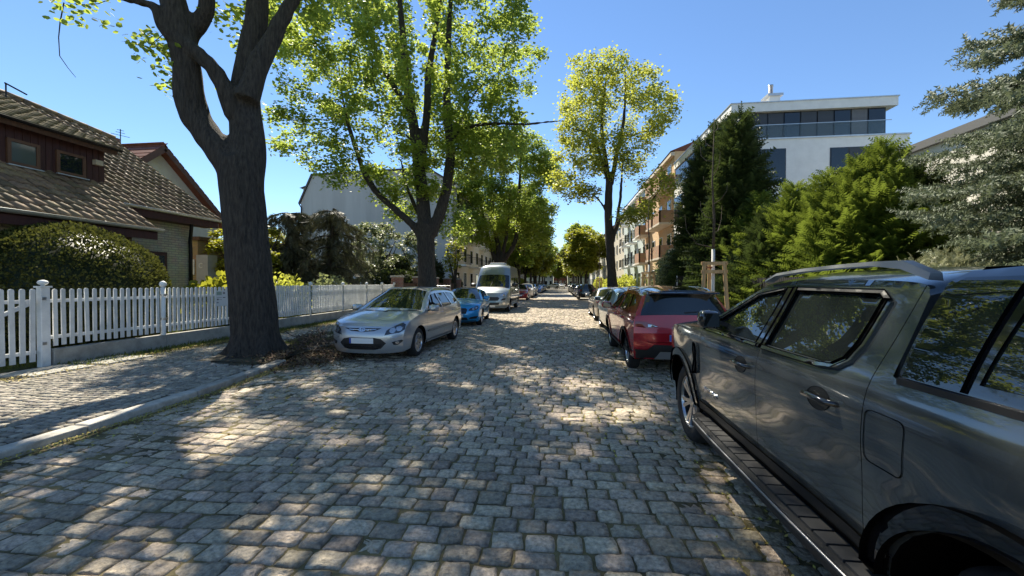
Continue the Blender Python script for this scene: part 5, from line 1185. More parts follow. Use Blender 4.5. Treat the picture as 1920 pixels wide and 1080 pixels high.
    def mirrors(s, y, z, sc=1., mat=None, hw=.12, hh=.08):
        for sd in (1, -1):
            x = sd*(float(s.W(y, z))+.01); mb = MB(); N_ = 12; V = []; F = []
            for i, (t, k) in enumerate(((-.09, .62), (-.06, .95), (0, 1.), (.06, .85), (.11, .35))):
                for q in range(N_):
                    a = 2*math.pi*q/N_; cx = np.sign(math.cos(a))*abs(math.cos(a))**.6*hw*k*sc; cz = np.sign(math.sin(a))*abs(math.sin(a))**.6*hh*k*sc; V.append((x+sd*.13*sc+cx, y+t*sc, z+.06*sc+cz))
            for i in range(4):
                for q in range(N_): F.append((i*N_+q, i*N_+(q+1) % N_, (i+1)*N_+(q+1) % N_, (i+1)*N_+q))
            F += [tuple(range(N_)), tuple(range(5*N_-1, 4*N_-1, -1))]; mb.add(V, F); o = mb.build('mirror', mat or s.pm, s.root, True, world=False, angle=50)
            mb = MB().box(x+sd*.13*sc-hw*.72*sc, x+sd*.13*sc+hw*.72*sc, y-.096*sc, y-.088*sc, z+.06*sc-hh*.72*sc, z+.06*sc+hh*.72*sc); mb.build('mirror_glass', carglass, o, world=False); MB().bar((x-sd*.03, y, z), (x+sd*.08, y, z+.03), .06, .04).build('mirror_arm', blackp, o, world=False)
    def handle(s, y, z, nm, L=.19):
        for sd in (1, -1):
            x = float(s.W(y, z)); mb = MB(); mb.tube([(sd*(x-.005), y+L/2, z), (sd*(x+.03), y+L/2-.03, z+.003), (sd*(x+.036), y, z+.004), (sd*(x+.03), y-L/2+.03, z+.003), (sd*(x-.005), y-L/2, z)], [.012, .014, .015, .014, .012], 8)
            mb.build('handle', S_h or s.pm, s.doors.get((nm, sd), s.root), True, world=False)
    def rails(s, y0, y1, z, mat, h=.045, inset=.03):
        for sd in (1, -1):
            ys = np.linspace(y0, y1, 9); ze = [float(np.interp(-y, [-q[0] for q in s.edge if q[1] > s.S['belt']+.2][::1], [q[1] for q in s.edge if q[1] > s.S['belt']+.2])) for y in ys]
            pts = [(sd*(float(s.W(y, zz))-inset), y, zz+(.0 if i in (0, 8) else h)+.02) for i, (y, zz) in enumerate(zip(ys, ze))]; mb = MB().tube(pts, .018, 8); mb.build('roof_rail', mat, s.root, True, world=False)
    def place(s, x, y, rz): s.root.location = (x, y, -.012); s.root.rotation_euler = (0, 0, rz); return s.root
S_h = None
SEG = [('front_bumper', 0, 3, 'paint'), ('bonnet', 3, 6, 'paint'), ('windscreen', 6, 8, 'glass'), ('roof', 8, 11, 'paint'), ('rear_window', 11, 12, 'glass'), ('tailgate', 12, 13, 'paint'), ('rear_bumper', 13, 15, 'paint')]
PLAN = [(-2.3, .84), (-1.95, .93), (-1.4, .985), (0, 1), (1.3, 1), (1.75, .965), (2.0, .89), (2.25, .80)]
PAN = ['front_wing', 'front_door', 'rear_door', 'rear_quarter']
WAG = dict(st=[(1.95, .2, 2.17, .18), (2.0, .33, 2.25, .33), (2.0, .55, 2.26, .55), (1.94, .70, 2.19, .74), (1.78, .82, 2.05, .84), (1.40, .91, 1.55, .97), (.98, .97, 1.12, 1.05), (.55, 1.20, .68, 1.27), (.10, 1.38, .28, 1.47), (-.4, 1.42, -.4, 1.52), (-1.2, 1.41, -1.2, 1.51), (-1.85, 1.35, -1.95, 1.45), (-2.08, 1.0, -2.18, 1.02), (-2.1, .72, -2.23, .74), (-2.08, .45, -2.24, .48), (-1.98, .22, -2.15, .22)],
    seg=SEG, zl=[.18, .35, .6, .85, .98, 1.2, 1.43], wl=[.815, .868, .886, .872, .835, .72, .60], plan=PLAN, sill=.24, belt=.98, R=.315, arch=.375, wf=1.35, wr=-1.35, cuts=[.93, -.27, -1.2], pan=PAN,
    wins=[[(.74, 1.02), (.20, 1.325), (-.22, 1.355), (-.24, 1.0)], [(-.31, 1.0), (-.29, 1.355), (-.95, 1.36), (-1.08, 1.02)], [(-1.16, 1.03), (-1.04, 1.36), (-1.55, 1.33), (-1.8, 1.1)]], spokes=8, wstyle='single')
HAT = dict(WAG, st=[(1.9, .2, 2.08, .18), (1.95, .33, 2.17, .33), (1.95, .55, 2.17, .55), (1.88, .69, 2.1, .73), (1.72, .80, 1.93, .83), (1.35, .88, 1.5, .94), (.95, .94, 1.07, 1.02), (.5, 1.16, .62, 1.22), (.05, 1.30, .22, 1.39), (-.4, 1.34, -.4, 1.43), (-1.1, 1.31, -1.1, 1.41), (-1.6, 1.24, -1.72, 1.33), (-1.95, .98, -2.05, 1.0), (-1.98, .7, -2.1, .72), (-1.95, .45, -2.1, .46), (-1.86, .22, -2.0, .22)],
    zl=[.18, .35, .6, .83, .95, 1.15, 1.36], cuts=[.9, -.22, -1.15], wf=1.32, wr=-1.32, wins=[[(.68, .99), (.16, 1.25), (-.17, 1.28), (-.19, .97)], [(-.26, .97), (-.24, 1.28), (-.85, 1.265), (-1.2, 1.08), (-1.05, .99)]], spokes=5, wstyle='double', R=.32, arch=.375)
SUV = dict(WAG, st=[(1.85, .28, 2.0, .26), (1.9, .4, 2.08, .4), (1.9, .65, 2.08, .65), (1.85, .85, 2.02, .89), (1.68, .95, 1.86, .98), (1.3, 1.0, 1.42, 1.06), (.9, 1.04, 1.02, 1.12), (.5, 1.27, .62, 1.33), (.08, 1.43, .25, 1.52), (-.4, 1.47, -.4, 1.57), (-1.1, 1.46, -1.1, 1.56), (-1.72, 1.38, -1.92, 1.49), (-1.93, 1.04, -2.04, 1.07), (-1.96, .74, -2.09, .76), (-1.93, .50, -2.10, .52), (-1.84, .28, -1.98, .3)],
    zl=[.25, .42, .7, .92, 1.05, 1.25, 1.48], wl=[.82, .872, .89, .88, .845, .735, .62], sill=.3, belt=1.05, R=.335, arch=.40, wf=1.28, wr=-1.28, cuts=[.88, -.2, -1.1], wins=[[(.66, 1.09), (.18, 1.36), (-.15, 1.4), (-.17, 1.07)], [(-.24, 1.07), (-.22, 1.4), (-.85, 1.4), (-1.12, 1.13), (-1.05, 1.1)], [(-1.18, 1.15), (-.95, 1.4), (-1.3, 1.37), (-1.62, 1.22)]], spokes=5, wstyle='double')
SED = dict(HAT, st=HAT['st'][:9]+[(-.3, 1.35, -.3, 1.44), (-.8, 1.33, -.8, 1.42), (-1.08, 1.27, -1.1, 1.37), (-1.75, 1.0, -1.7, 1.06), (-2.15, .95, -2.27, .99), (-2.2, .62, -2.33, .66), (-2.1, .25, -2.24, .25)], plan=[(-2.35, .86)]+PLAN[1:],
    seg=SEG[:4]+[('rear_window', 11, 12, 'glass'), ('boot_lid', 12, 14, 'paint'), ('rear_bumper', 14, 15, 'paint')], wins=[[(.68, .99), (.16, 1.25), (-.17, 1.28), (-.19, .97)], [(-.26, .97), (-.24, 1.28), (-.75, 1.26), (-1.15, 1.03)]], wf=1.4, wr=-1.4)
MIN = dict(HAT, st=[(y*.84, z*1.045, yc*.84, zc*1.045) for y, z, yc, zc in HAT['st']], wf=1.15, wr=-1.15, cuts=[.72, -.5], pan=['front_wing', 'front_door', 'rear_quarter'], wins=[[(.56, 1.03), (.12, 1.30), (-.42, 1.33), (-.44, 1.01)], [(-.53, 1.02), (-.5, 1.33), (-.8, 1.3), (-1.0, 1.12)]], wl=[.75, .795, .81, .80, .765, .66, .56], plan=[(y*.84, f) for y, f in PLAN], belt=1.0, R=.295, arch=.345)
VAN = dict(st=[(2.72, .25, 2.93, .25), (2.76, .45, 2.98, .45), (2.75, .75, 2.96, .75), (2.68, 1.05, 2.87, 1.08), (2.42, 1.22, 2.62, 1.25), (2.12, 1.34, 2.3, 1.37), (1.84, 1.66, 1.98, 1.70), (1.52, 2.03, 1.66, 2.11), (1.34, 2.30, 1.46, 2.42), (1.1, 2.54, 1.2, 2.66), (.6, 2.62, .62, 2.75), (-2.9, 2.62, -2.9, 2.75), (-2.97, 2.5, -2.99, 2.55), (-2.98, 1.3, -3.0, 1.3), (-2.98, .7, -3.0, .7), (-2.9, .3, -2.95, .3)],
    seg=[('front_bumper', 0, 3, 'paint'), ('bonnet', 3, 5, 'paint'), ('windscreen', 5, 7, 'glass'), ('roof_fairing', 7, 10, 'paint'), ('roof', 10, 12, 'paint'), ('rear_door', 12, 14, 'paint'), ('rear_bumper', 14, 15, 'black')], zl=[.25, .5, .9, 1.3, 1.8, 2.2, 2.62], wl=[.93, 1.0, 1.02, 1.0, .955, .915, .85], plan=[(-3, .97), (-2.6, 1), (2.0, 1), (2.45, .96), (2.75, .88), (3.0, .8)],
    sill=.34, belt=1.3, R=.35, arch=.42, wf=2.02, wr=-2.02, cuts=[1.55, .55], pan=['front_wing', 'front_door', 'side_panel'], wins=[[(1.62, 1.38), (1.35, 1.9), (.68, 1.95), (.68, 1.36)], [(.3, 1.38), (.3, 1.95), (-.75, 1.95), (-.75, 1.38)], [(-1.0, 1.38), (-1.0, 1.95), (-2.3, 1.95), (-2.3, 1.38)]], spokes=8, wstyle='single', step=.12, pillar=.93, tw=.22)
def plate(c, view, z, y0=None, blue=True, w=.26, h=.055):
    o = c.dec('number_plate', [(-w, z-h), (w, z-h), (w, z+h), (-w, z+h)], view, platew, .016, False, .1, .02)[0]
    sg = 1 if view == 'R' else -1
    if blue: c.dec('plate_band', [(sg*-w*.99, z-h*.95), (sg*-w*.84, z-h*.95), (sg*-w*.84, z+h*.95), (sg*-w*.99, z+h*.95)][::1], view, plateb, .0205, False, .1, .004, parent=o)
    return o
def oval(cx, cz, a, b, n=20): return [(cx+a*math.cos(t), cz+b*math.sin(t)) for t in np.linspace(0, 2*math.pi, n, endpoint=False)]
def common(c, front=True, zl=.66, zt=.8, tl=None, plate_z=.45):
    S = c.S
    for nm, y, z in (('front_door', S['cuts'][1]+.14, S['belt']-.1), ('rear_door', (S['cuts'][2]+.14) if len(S['cuts']) > 2 else 0, S['belt']-.1)):
        if (nm, 1) in getattr(c, 'doors', {}): c.handle(y, z, nm)
    c.mirrors(S['cuts'][0]-.18, S['belt']-.01)
# ---- silver estate
silver = paint('silver', (.49, .505, .52), .6, .28)
c = Car('estate_car', 'silver estate car with roof rails parked beside the white picket fence', WAG, silver); common(c); c.rails(.0, -1.75, 1.45, silver, .05)
hl = c.dec('headlight', [(.47, .56), (.60, .585), (.72, .60), (.80, .66), (.795, .76), (.74, .80), (.62, .74), (.50, .66)], 'F', lampd, .006)
for k, o in enumerate(hl):
    sg = 1 if k == 0 else -1
    for x, z, r_ in ((.605, .655, .055), (.71, .685, .05)): c.dec('reflector', oval(sg*x, z, r_, r_), 'F', lampc, .012, False, .03, .006, parent=o)
c.dec('upper_grille', [(-.40, .70), (-.25, .645), (0, .63), (.25, .645), (.40, .70), (.2, .70), (0, .70), (-.2, .70)], 'F', blackp, .006, False, .04)
c.dec('grille_bar', [(-.3, .672), (0, .648), (.3, .672), (.3, .684), (0, .672), (-.3, .684)], 'F', chrome, .012, False, .05)
em = c.dec('emblem', oval(0, .672, .075, .040), 'F', chrome, .018, False, .05, .01, holes=[oval(0, .672, .06, .028)])[0]
for x in (-.028, .022): c.dec('emblem_bar', [(x-.006, .648), (x+.012, .648), (x+.022, .696), (x+.004, .696)], 'F', chrome, .018, False, .05, .008, parent=em)
c.dec('emblem_bar', [(-.03, .664), (.03, .672), (.034, .682), (-.024, .674)], 'F', chrome, .018, False, .05, .008, parent=em)
c.dec('lower_grille', [(-.50, .40), (-.40, .30), (-.28, .265), (.28, .265), (.40, .30), (.50, .40), (.40, .49), (.26, .515), (-.26, .515), (-.40, .49)], 'F', blackp, .006, False, .05)
for z in (.30, .335, .37): c.dec('grille_slat', [(-.4, z-.006), (.4, z-.006), (.4, z+.006), (-.4, z+.006)], 'F', glossb, .012, False, .06, .008)
plate(c, 'F', .45)
c.dec('fog_light', [(.60, .42), (.76, .46), (.78, .43), (.70, .36), (.63, .36)], 'F', blackp, .005); c.dec('fog_lens', oval(.69, .41, .035, .028), 'F', lampc, .012, True, .03)
c.dec('bumper_strip', [(.56, .50), (.80, .525), (.80, .545), (.56, .52)], 'F', silver, .014, True, .06)
c.dec('rocker_trim', [(-.95, .245), (.95, .245), (.95, .30), (-.95, .30)], 'S', silver, .012); c.dec('door_strip', [(-1.12, .50), (.9, .50), (.9, .53), (-1.12, .53)], 'S', silver, .012, True, .1)
for s_ in (-.4, .15): c.dec('wiper', [(s_-.32, 0.985), (s_+.3, 1.0), (s_+.3, 1.01), (s_-.32, 1.0)], 'F', blackp, .012, False, .1)
c.dec('tail_light', [(.62, .82), (.78, .80), (.80, 1.0), (.70, 1.02)], 'R', lampr, .006)
SILVER = c.place(-3.88, 9.9, math.pi-R(2.5))
# ---- blue hatchback
blue = paint('bright_blue', (.012, .31, .66), .3, .28)
c = Car('hatchback_car', 'bright blue hatchback parked between the silver estate and the van', HAT, blue); common(c)
hl = c.dec('headlight', [(.44, .60), (.60, .605), (.76, .65), (.795, .73), (.74, .78), (.60, .73), (.48, .68)], 'F', lampd, .006); c.dec('reflector', oval(.62, .665, .045, .04), 'F', lampc, .012, True, .03); c.dec('reflector', oval(.71, .70, .035, .03), 'F', lampc, .012, True, .03)
c.dec('grille', [(-.40, .64), (-.36, .50), (.36, .50), (.40, .64), (.34, .70), (-.34, .70)], 'F', blackp, .006, False)
for z in (.57, .62): c.dec('grille_slat', [(-.37, z-.012), (.37, z-.012), (.37, z+.012), (-.37, z+.012)], 'F', M('slat_dark', (.05, .06, .08), .3, .8), .014, False, .08)
c.dec('emblem', oval(0, .60, .07, .07), 'F', chrome, .02, False, .05, .01, holes=[oval(0, .60, .058, .058)])
plate(c, 'F', .43, blue=False); c.dec('air_intake', [(.45, .30), (.72, .31), (.78, .40), (.66, .40), (.5, .36)], 'F', blackp, .006); c.dec('lower_grille', [(-.42, .26), (.42, .26), (.38, .36), (-.38, .36)], 'F', blackp, .006, False); c.dec('splitter', [(-.7, .205), (.7, .205), (.7, .235), (-.7, .235)], 'F', blackp, .012, False)
c.dec('door_crease', [(-1.2, .62), (.8, .55), (.8, .565), (-1.2, .635)], 'S', blue, .006, True, .1)
def lettering(txt, size, mat, name, parent, loc, rot, ex=.002):
    cu = bpy.data.curves.new(name, 'FONT'); cu.body = txt; cu.size = size; cu.extrude = ex; cu.space_character = 1.1
    ob = bpy.data.objects.new('tmp_text', cu); COL.objects.link(ob); me = bpy.data.meshes.new_from_object(ob.evaluated_get(bpy.context.evaluated_depsgraph_get())); bpy.data.objects.remove(ob)
    me.materials.clear(); me.materials.append(mat); me.name = name; return link(name, me, parent, loc, rot)
_h = c.bvh.ray_cast(Vector((-.19, 6, .43)), Vector((0, -1, 0)))[0]
lettering('97', .10, blackp, 'plate_lettering', c.root, (-.13, _h.y+.03, .395), (R(90), 0, R(180)))
BLUE = c.place(-3.93, 16.4, math.pi+R(4.5))
# ---- van
vanp = paint('van_silver', (.27, .31, .32), .5, .33)
c = Car('camper_van', 'tall silver camper van parked behind the blue hatchback', VAN, vanp, 'van'); c.handle(.78, 1.1, 'front_door'); c.mirrors(1.62, 1.42, 1.5, blackp)
c.dec('headlight', [(.50, .96), (.62, .92), (.80, .95), (.86, 1.02), (.84, 1.14), (.72, 1.10), (.58, 1.04)], 'F', lampc, .006); c.dec('grille', [(-.42, .66), (.42, .66), (.5, .80), (.4, .86), (-.4, .86), (-.5, .80)], 'F', blackp, .006, False); c.dec('lower_grille', [(-.45, .42), (.45, .42), (.5, .56), (-.5, .56)], 'F', blackp, .006, False)
c.dec('fog_light', oval(.74, .50, .07, .07), 'F', lampc, .008); c.dec('bumper_pocket', [(.56, .66), (.80, .70), (.82, .80), (.70, .78), (.58, .72)], 'F', blackp, .006); plate(c, 'F', .36)
c.dec('fairing_panel', [(.17, 2.18), (.60, 2.18), (.52, 2.55), (.2, 2.55)], 'F', vanp, .012); c.dec('fairing_recess', [(.21, 2.22), (.555, 2.22), (.49, 2.52), (.235, 2.52)], 'F', M('recess_grey', (.26, .30, .30), .4, .3), .016)
c.dec('wiper', [(-.02, 1.95), (.12, 1.38), (.135, 1.38), (-.005, 1.95)], 'F', blackp, .012, False, .2); c.dec('windscreen_surround', [(-.88, 1.34), (.88, 1.34), (.88, 1.40), (-.88, 1.40)], 'F', blackp, .006, False, .1)
c.dec('side_trim', [(-2.9, .58), (1.5, .58), (1.5, .70), (-2.9, .70)], 'S', blackp, .012, True, .2)
MB().box(-.45, .45, -.3, .5, 2.755, 2.84).build('roof_vent', M('vent_white', (.6, .62, .62), .4), c.root, world=False, bevel=.03)
VANR = c.place(-3.77, 24.45, math.pi)
# ---- red crossover
redp = paint('crimson', (.36, .009, .017), .3, .2)
SUVR = dict(SUV, seg=SEG[:3]+[('roof', 8, 11, 'gloss')]+SEG[4:], flare=.012)
c = Car('crossover_car', 'dark red crossover with roof rails parked ahead of the pickup', SUVR, redp); common(c); c.rails(.0, -1.55, 1.5, chrome, .04)
c.dec('rear_window_surround', [(-.66, 1.08), (.66, 1.08), (.56, 1.44), (-.56, 1.44)], 'R', glossb, .004, False, .08, .004, holes=[[(-.60, 1.115), (.60, 1.115), (.52, 1.40), (-.52, 1.40)]])
mb = MB().prism([(-1.70, 1.47), (-2.06, 1.455), (-2.08, 1.43), (-1.75, 1.40)], 'x', -.56, .56); mb.build('spoiler', glossb, c.root, world=False, bevel=.012)
c.dec('tail_light', [(.42, .86), (.62, .84), (.80, .86), (.80, .95), (.66, .95), (.52, .91)], 'R', lampr, .008); c.dec('tail_lens', [(.44, .868), (.60, .86), (.60, .905), (.54, .90)], 'R', lampc, .013)
c.dec('bumper_cladding', [(-.85, .29), (.85, .29), (.85, .46), (.62, .46), (.50, .56), (-.50, .56), (-.62, .46), (-.85, .46)], 'R', blackp, .008, False); c.dec('diffuser', [(-.48, .30), (.48, .30), (.40, .44), (-.40, .44)], 'R', M('satin_silver', (.45, .45, .46), .4, .8), .016, False)
c.dec('tailgate_seam', [(-.60, .60), (.60, .60), (.60, .607), (-.60, .607)], 'R', void, .003, False); plate(c, 'R', .68)
c.dec('rear_wiper', [(.0, 1.10), (.26, 1.12), (.26, 1.135), (.0, 1.12)], 'R', blackp, .014, False)
c.dec('sill_cladding', [(-.88, .305), (.88, .305), (.88, .40), (-.88, .40)], 'S', blackp, .012)
for wy in (1.28, -1.28): c.dec('arch_cladding', [(wy+.465*math.cos(a), .335+.465*math.sin(a)) for a in np.linspace(.02, math.pi-.02, 22)]+[(wy+.405*math.cos(a), .335+.405*math.sin(a)) for a in np.linspace(math.pi-.02, .02, 22)], 'S', blackp, .012, True, .05)
MB().tube([(0, -1.45, 1.545), (0, -1.62, 1.72)], [.012, .006], 6).build('aerial', blackp, c.root, True, world=False)
RED = c.place(2.1, 9.12, 0)
# ---- light blue hatch
lb = paint('pale_blue', (.40, .50, .53), .4, .3)
HB2 = dict(HAT, st=[(y, z*1.045, yc, zc*1.045) for y, z, yc, zc in HAT['st']], zl=[q*1.045 for q in HAT['zl']], wins=[[(y, z*1.045) for y, z in w] for w in HAT['wins']], belt=1.02)
c = Car('hatchback_car', 'pale blue hatchback parked ahead of the red crossover', HB2, lb); common(c)
c.dec('tail_light', [(.50, .84), (.72, .80), (.80, .84), (.80, .99), (.70, .98)], 'R', glossb, .008); c.dec('tail_lens', [(.58, .86), (.72, .83), (.77, .86), (.76, .93)], 'R', lampr, .013)
c.dec('bumper_cladding', [(-.8, .24), (.8, .24), (.8, .36), (-.8, .36)], 'R', blackp, .008, False); plate(c, 'R', .62); c.dec('aerial_fin', [(-.03, -1.3), (.03, -1.3), (.01, -1.15), (-.01, -1.15)], 'T', blackp, .03, False)
LB = c.place(2.3, 13.75, 0)
# ---- sedan
sedp = paint('warm_grey', (.34, .32, .29), .6, .3); c = Car('saloon_car', 'warm grey saloon parked ahead of the pale blue hatchback', SED, sedp); common(c); c.dec('tail_light', [(.45, .78), (.80, .78), (.80, .92), (.6, .90)], 'R', lampr, .008); plate(c, 'R', .72); c.dec('bumper_cladding', [(-.7, .27), (.7, .27), (.7, .38), (-.7, .38)], 'R', blackp, .008, False)
SEDR = c.place(2.3, 19.0, 0)
# ---- far cars
def simple(name, label, S, pm, x, y, rz, lights='F', two=None, cat='car', group=None):
    c = Car(name, label, dict(S, step=.12), pm, cat, group); common(c); b = S['belt']
    c.dec('headlight', [(.48, b-.32), (.74, b-.32), (.76, b-.18), (.52, b-.22)], 'F', lampc, .008, True, .1); c.dec('grille', [(-.4, b-.42), (.4, b-.42), (.42, b-.3), (-.42, b-.3)], 'F', blackp, .008, False, .1); plate(c, 'F', b-.52, blue=False)
    c.dec('tail_light', [(.5, b-.2), (.76, b-.2), (.76, b-.06), (.56, b-.08)], 'R', lampr, .008, True, .1); plate(c, 'R', b-.32, blue=False)
    if two: c.dec('tailgate_panel', [(-.72, b-.5), (.72, b-.5), (.68, b), (-.68, b)], 'R', two, .005, False, .1)
    c.place(x, y, rz); return c.root
whitep = paint('white', (.72, .72, .70), .0, .35); blackpt = paint('black', (.012, .013, .015), .3, .25); dbl = paint('dark_blue', (.02, .06, .2), .5, .3); gry = paint('grey', (.12, .12, .125), .6, .3); tomato = paint('tomato', (.42, .02, .02), .0, .3)
pi = math.pi
FL = 'far cars parked along the left kerb'; FR = 'far cars parked along the right kerb'
simple('small_car', 'small red city car parked just past the van', MIN, tomato, -3.75, 38.6, pi)
w1 = simple('suv_car', 'white suv behind the small red city car', SUV, whitep, -3.75, 45.0, pi)
simple('suv_car', 'silver suv second behind the small red car', SUV, silver, -3.75, 51, pi)
b1 = simple('hatchback_car', 'mid blue hatchback parked far along the left kerb', HAT, dbl, -3.7, 63, pi)
k1 = simple('suv_car', 'black suv with pale sides parked past the warm grey saloon', SUV, blackpt, 2.55, 40.6, 0)
g1 = simple('hatchback_car', 'dark grey car beyond the black suv', HAT, gry, 2.5, 47.5, 0)
far_l = 'distant dark car parked in the left row'; far_r = 'distant dark car parked in the right row'
for src, x, y, rz, lab, grp in ((g1, -3.7, 69.5, pi, far_l, FL), (k1, -3.7, 76, pi, far_l, FL), (g1, -3.7, 83, pi, far_l, FL), (k1, 2.5, 54.5, 0, far_r, FR), (k1, 2.5, 62, 0, far_r, FR), (g1, 2.5, 69, 0, far_r, FR), (k1, 2.5, 76, 0, far_r, FR), (g1, 2.5, 84, 0, far_r, FR)):
    dup(src, None, (x, y, -.012), rz, lab, grp)
dup(w1, None, (-2.2, 118, -.0), pi/2+.3, 'white car standing across the far end of the street'); dup(w1, None, (.6, 124, 0), pi, 'white car facing this way at the far end of the street')
# ================================================================ pickup
pk = paint('graphite', (.078, .092, .10), .6, .17)
PK = dict(st=[(2.32, .46, 2.44, .44), (2.40, .60, 2.52, .60), (2.40, .85, 2.52, .85), (2.36, 1.05, 2.48, 1.08), (2.15, 1.13, 2.28, 1.17), (1.7, 1.185, 1.8, 1.24), (1.12, 1.21, 1.3, 1.29), (.78, 1.45, .92, 1.52), (.40, 1.69, .56, 1.775), (.05, 1.74, .05, 1.825), (-.4, 1.745, -.4, 1.83), (-.82, 1.725, -.82, 1.81), (-.90, 1.66, -.90, 1.74), (-.945, 1.26, -.945, 1.26), (-1.0, 1.235, -1.0, 1.235), (-2.78, 1.235, -2.78, 1.235), (-2.86, 1.20, -2.87, 1.20), (-2.87, .62, -2.88, .62), (-2.84, .5, -2.86, .48)],
    seg=[('front_bumper', 0, 3, 'paint'), ('bonnet', 3, 6, 'paint'), ('windscreen', 6, 8, 'glass'), ('roof', 8, 12, 'paint'), ('cab_back', 12, 13, 'paint'), ('bed_front', 13, 14, 'black'), ('bed_cover', 14, 15, 'black'), ('tailgate', 15, 17, 'paint'), ('rear_bumper', 17, 18, 'black')],
    zl=[.44, .55, .70, .84, .98, 1.08, 1.16, 1.235, 1.45, 1.74], wl=[.895, .925, .938, .943, .950, .945, .932, .905, .815, .70], plan=[(-2.9, .975), (-2.5, .995), (-1, 1), (1.3, 1), (1.8, .985), (2.15, .94), (2.4, .87), (2.55, .80)],
    sill=.5, belt=1.2, R=.395, arch=.475, wf=1.635, wr=-1.46, cuts=[1.06, .04, -.86], pan=['front_wing', 'front_door', 'rear_door', 'bed_side'],
    wins=[[(.98, 1.235), (.42, 1.60), (.17, 1.665), (.115, 1.665), (.115, 1.235)], [(-.01, 1.235), (-.01, 1.67), (-.66, 1.665), (-.705, 1.63), (-.70, 1.38), (-.675, 1.30), (-.62, 1.25), (-.54, 1.235)]], flare=.022, spokes=6, wstyle='double', rimmat=alloy, tw=.255, Rr=.262, tread=.012, step=.045, pillar=.93, p=3.6)
c = Car('pickup_truck', 'dark grey pickup truck with glazed canopy and running boards', PK, pk, 'pickup'); P_ = c
S_h = glossb
for nm, y, z in (('front_door', .235, 1.06), ('rear_door', -.60, 1.065)):
    c.handle(y, z, nm, .23)
    c.dec('handle_bowl', oval(y+.02, z-.005, .085, .055), 'S', M('bowl_dark', (.03, .032, .033), .25, .5), .002, True, .03, .002)
S_h = None
# glass surrounds and bright waist line
def band(name, pts, w, mat, off=.006, view='S'):
    P2 = np.array(pts, float); n = len(P2); d = np.gradient(P2, axis=0); d /= np.linalg.norm(d, axis=1, keepdims=True); nn = np.c_[-d[:, 1], d[:, 0]]; A = P2+nn*w/2; B = P2-nn*w/2
    return c.dec(name, [tuple(q) for q in A]+[tuple(q) for q in B[::-1]], view, mat, off, True, .05, .01)
band('waist_trim', [(1.0, 1.222), (.6, 1.221), (.2, 1.220), (.07, 1.220)], .02, chrome, .016)
band('waist_trim', [(.03, 1.220), (-.2, 1.220), (-.52, 1.222), (-.63, 1.234), (-.695, 1.29), (-.718, 1.38), (-.722, 1.5), (-.724, 1.64)], .026, chrome, .016)
c.dec('b_pillar', [(.118, 1.232), (.11, 1.69), (.048, 1.695), (.048, 1.232)], 'S', glossb, .003, True, .04, .006); c.dec('b_pillar', [(.034, 1.232), (.034, 1.695), (-.012, 1.695), (-.012, 1.232)], 'S', glossb, .008, True, .04, .006)
c.dec('window_seal', [(.118, 1.668), (.40, 1.615), (.42, 1.60), (.99, 1.228), (1.03, 1.228), (.42, 1.63), (.118, 1.69)], 'S', blackp, .008, True, .04, .006); c.dec('window_seal', [(-.012, 1.67), (-.66, 1.665), (-.705, 1.63), (-.735, 1.64), (-.67, 1.69), (-.012, 1.695)], 'S', blackp, .008, True, .04, .006)
# arch trims, sill
for wy in (1.635, -1.46):
    a1 = np.linspace(-.12, pi+.12, 30); c.dec('arch_trim', [(wy+.565*math.cos(a), .395+.555*math.sin(a)) for a in a1]+[(wy+.478*math.cos(a), .395+.478*math.sin(a)) for a in a1[::-1]], 'S', glossb if wy < 0 else pk, .024 if wy < 0 else .010, True, .045, .03 if wy < 0 else .012)
c.dec('sill_trim', [(-1.08, .50), (1.08, .50), (1.08, .575), (-1.08, .575)], 'S', blackp, .012)
for sd in (1, -1):
    rb = MB(); V = []
    ys = [1.08, 1.02, .9, .5, 0, -.5, -.95, -1.06, -1.10]; wo = [.965, 1.01, 1.045, 1.055, 1.055, 1.055, 1.045, 1.0, .955]
    for y, w in zip(ys, wo): V += [(sd*.86, y, .455), (sd*w, y, .455), (sd*(w+.008), y, .425), (sd*w, y, .39), (sd*.86, y, .38)]
    F = []
    for i in range(len(ys)-1):
        for k in range(4): q = (i*5+k, i*5+k+1, (i+1)*5+k+1, (i+1)*5+k); F.append(q if sd < 0 else q[::-1])
    F += [(0, 1, 2, 3, 4), tuple(range((len(ys)-1)*5+4, (len(ys)-1)*5-1, -1))]; rb.add(V, F); ro = rb.build('running_board', blackp, c.root, world=False)
    MB().tube([(sd*(w+.004), y, .442) for y, w in zip(ys, wo)], .007, 8).build('bright_edge', M('satin_edge', (.3, .3, .31), .4, .9), ro, True, world=False)
    pad = MB().box(-.05, .05, -.045, .045, 0, .012).mesh('tread_pad', M('tread_pad', (.03, .03, .031), .6))
    for k in range(18): link('tread_pad', pad, ro, (sd*.965, .86-k*.105, .456))
    MB().box(min(sd*.72, sd*.88), max(sd*.72, sd*.88), 1.08, 1.20, .3, .62).build('mud_flap', rubber, c.root, world=False)
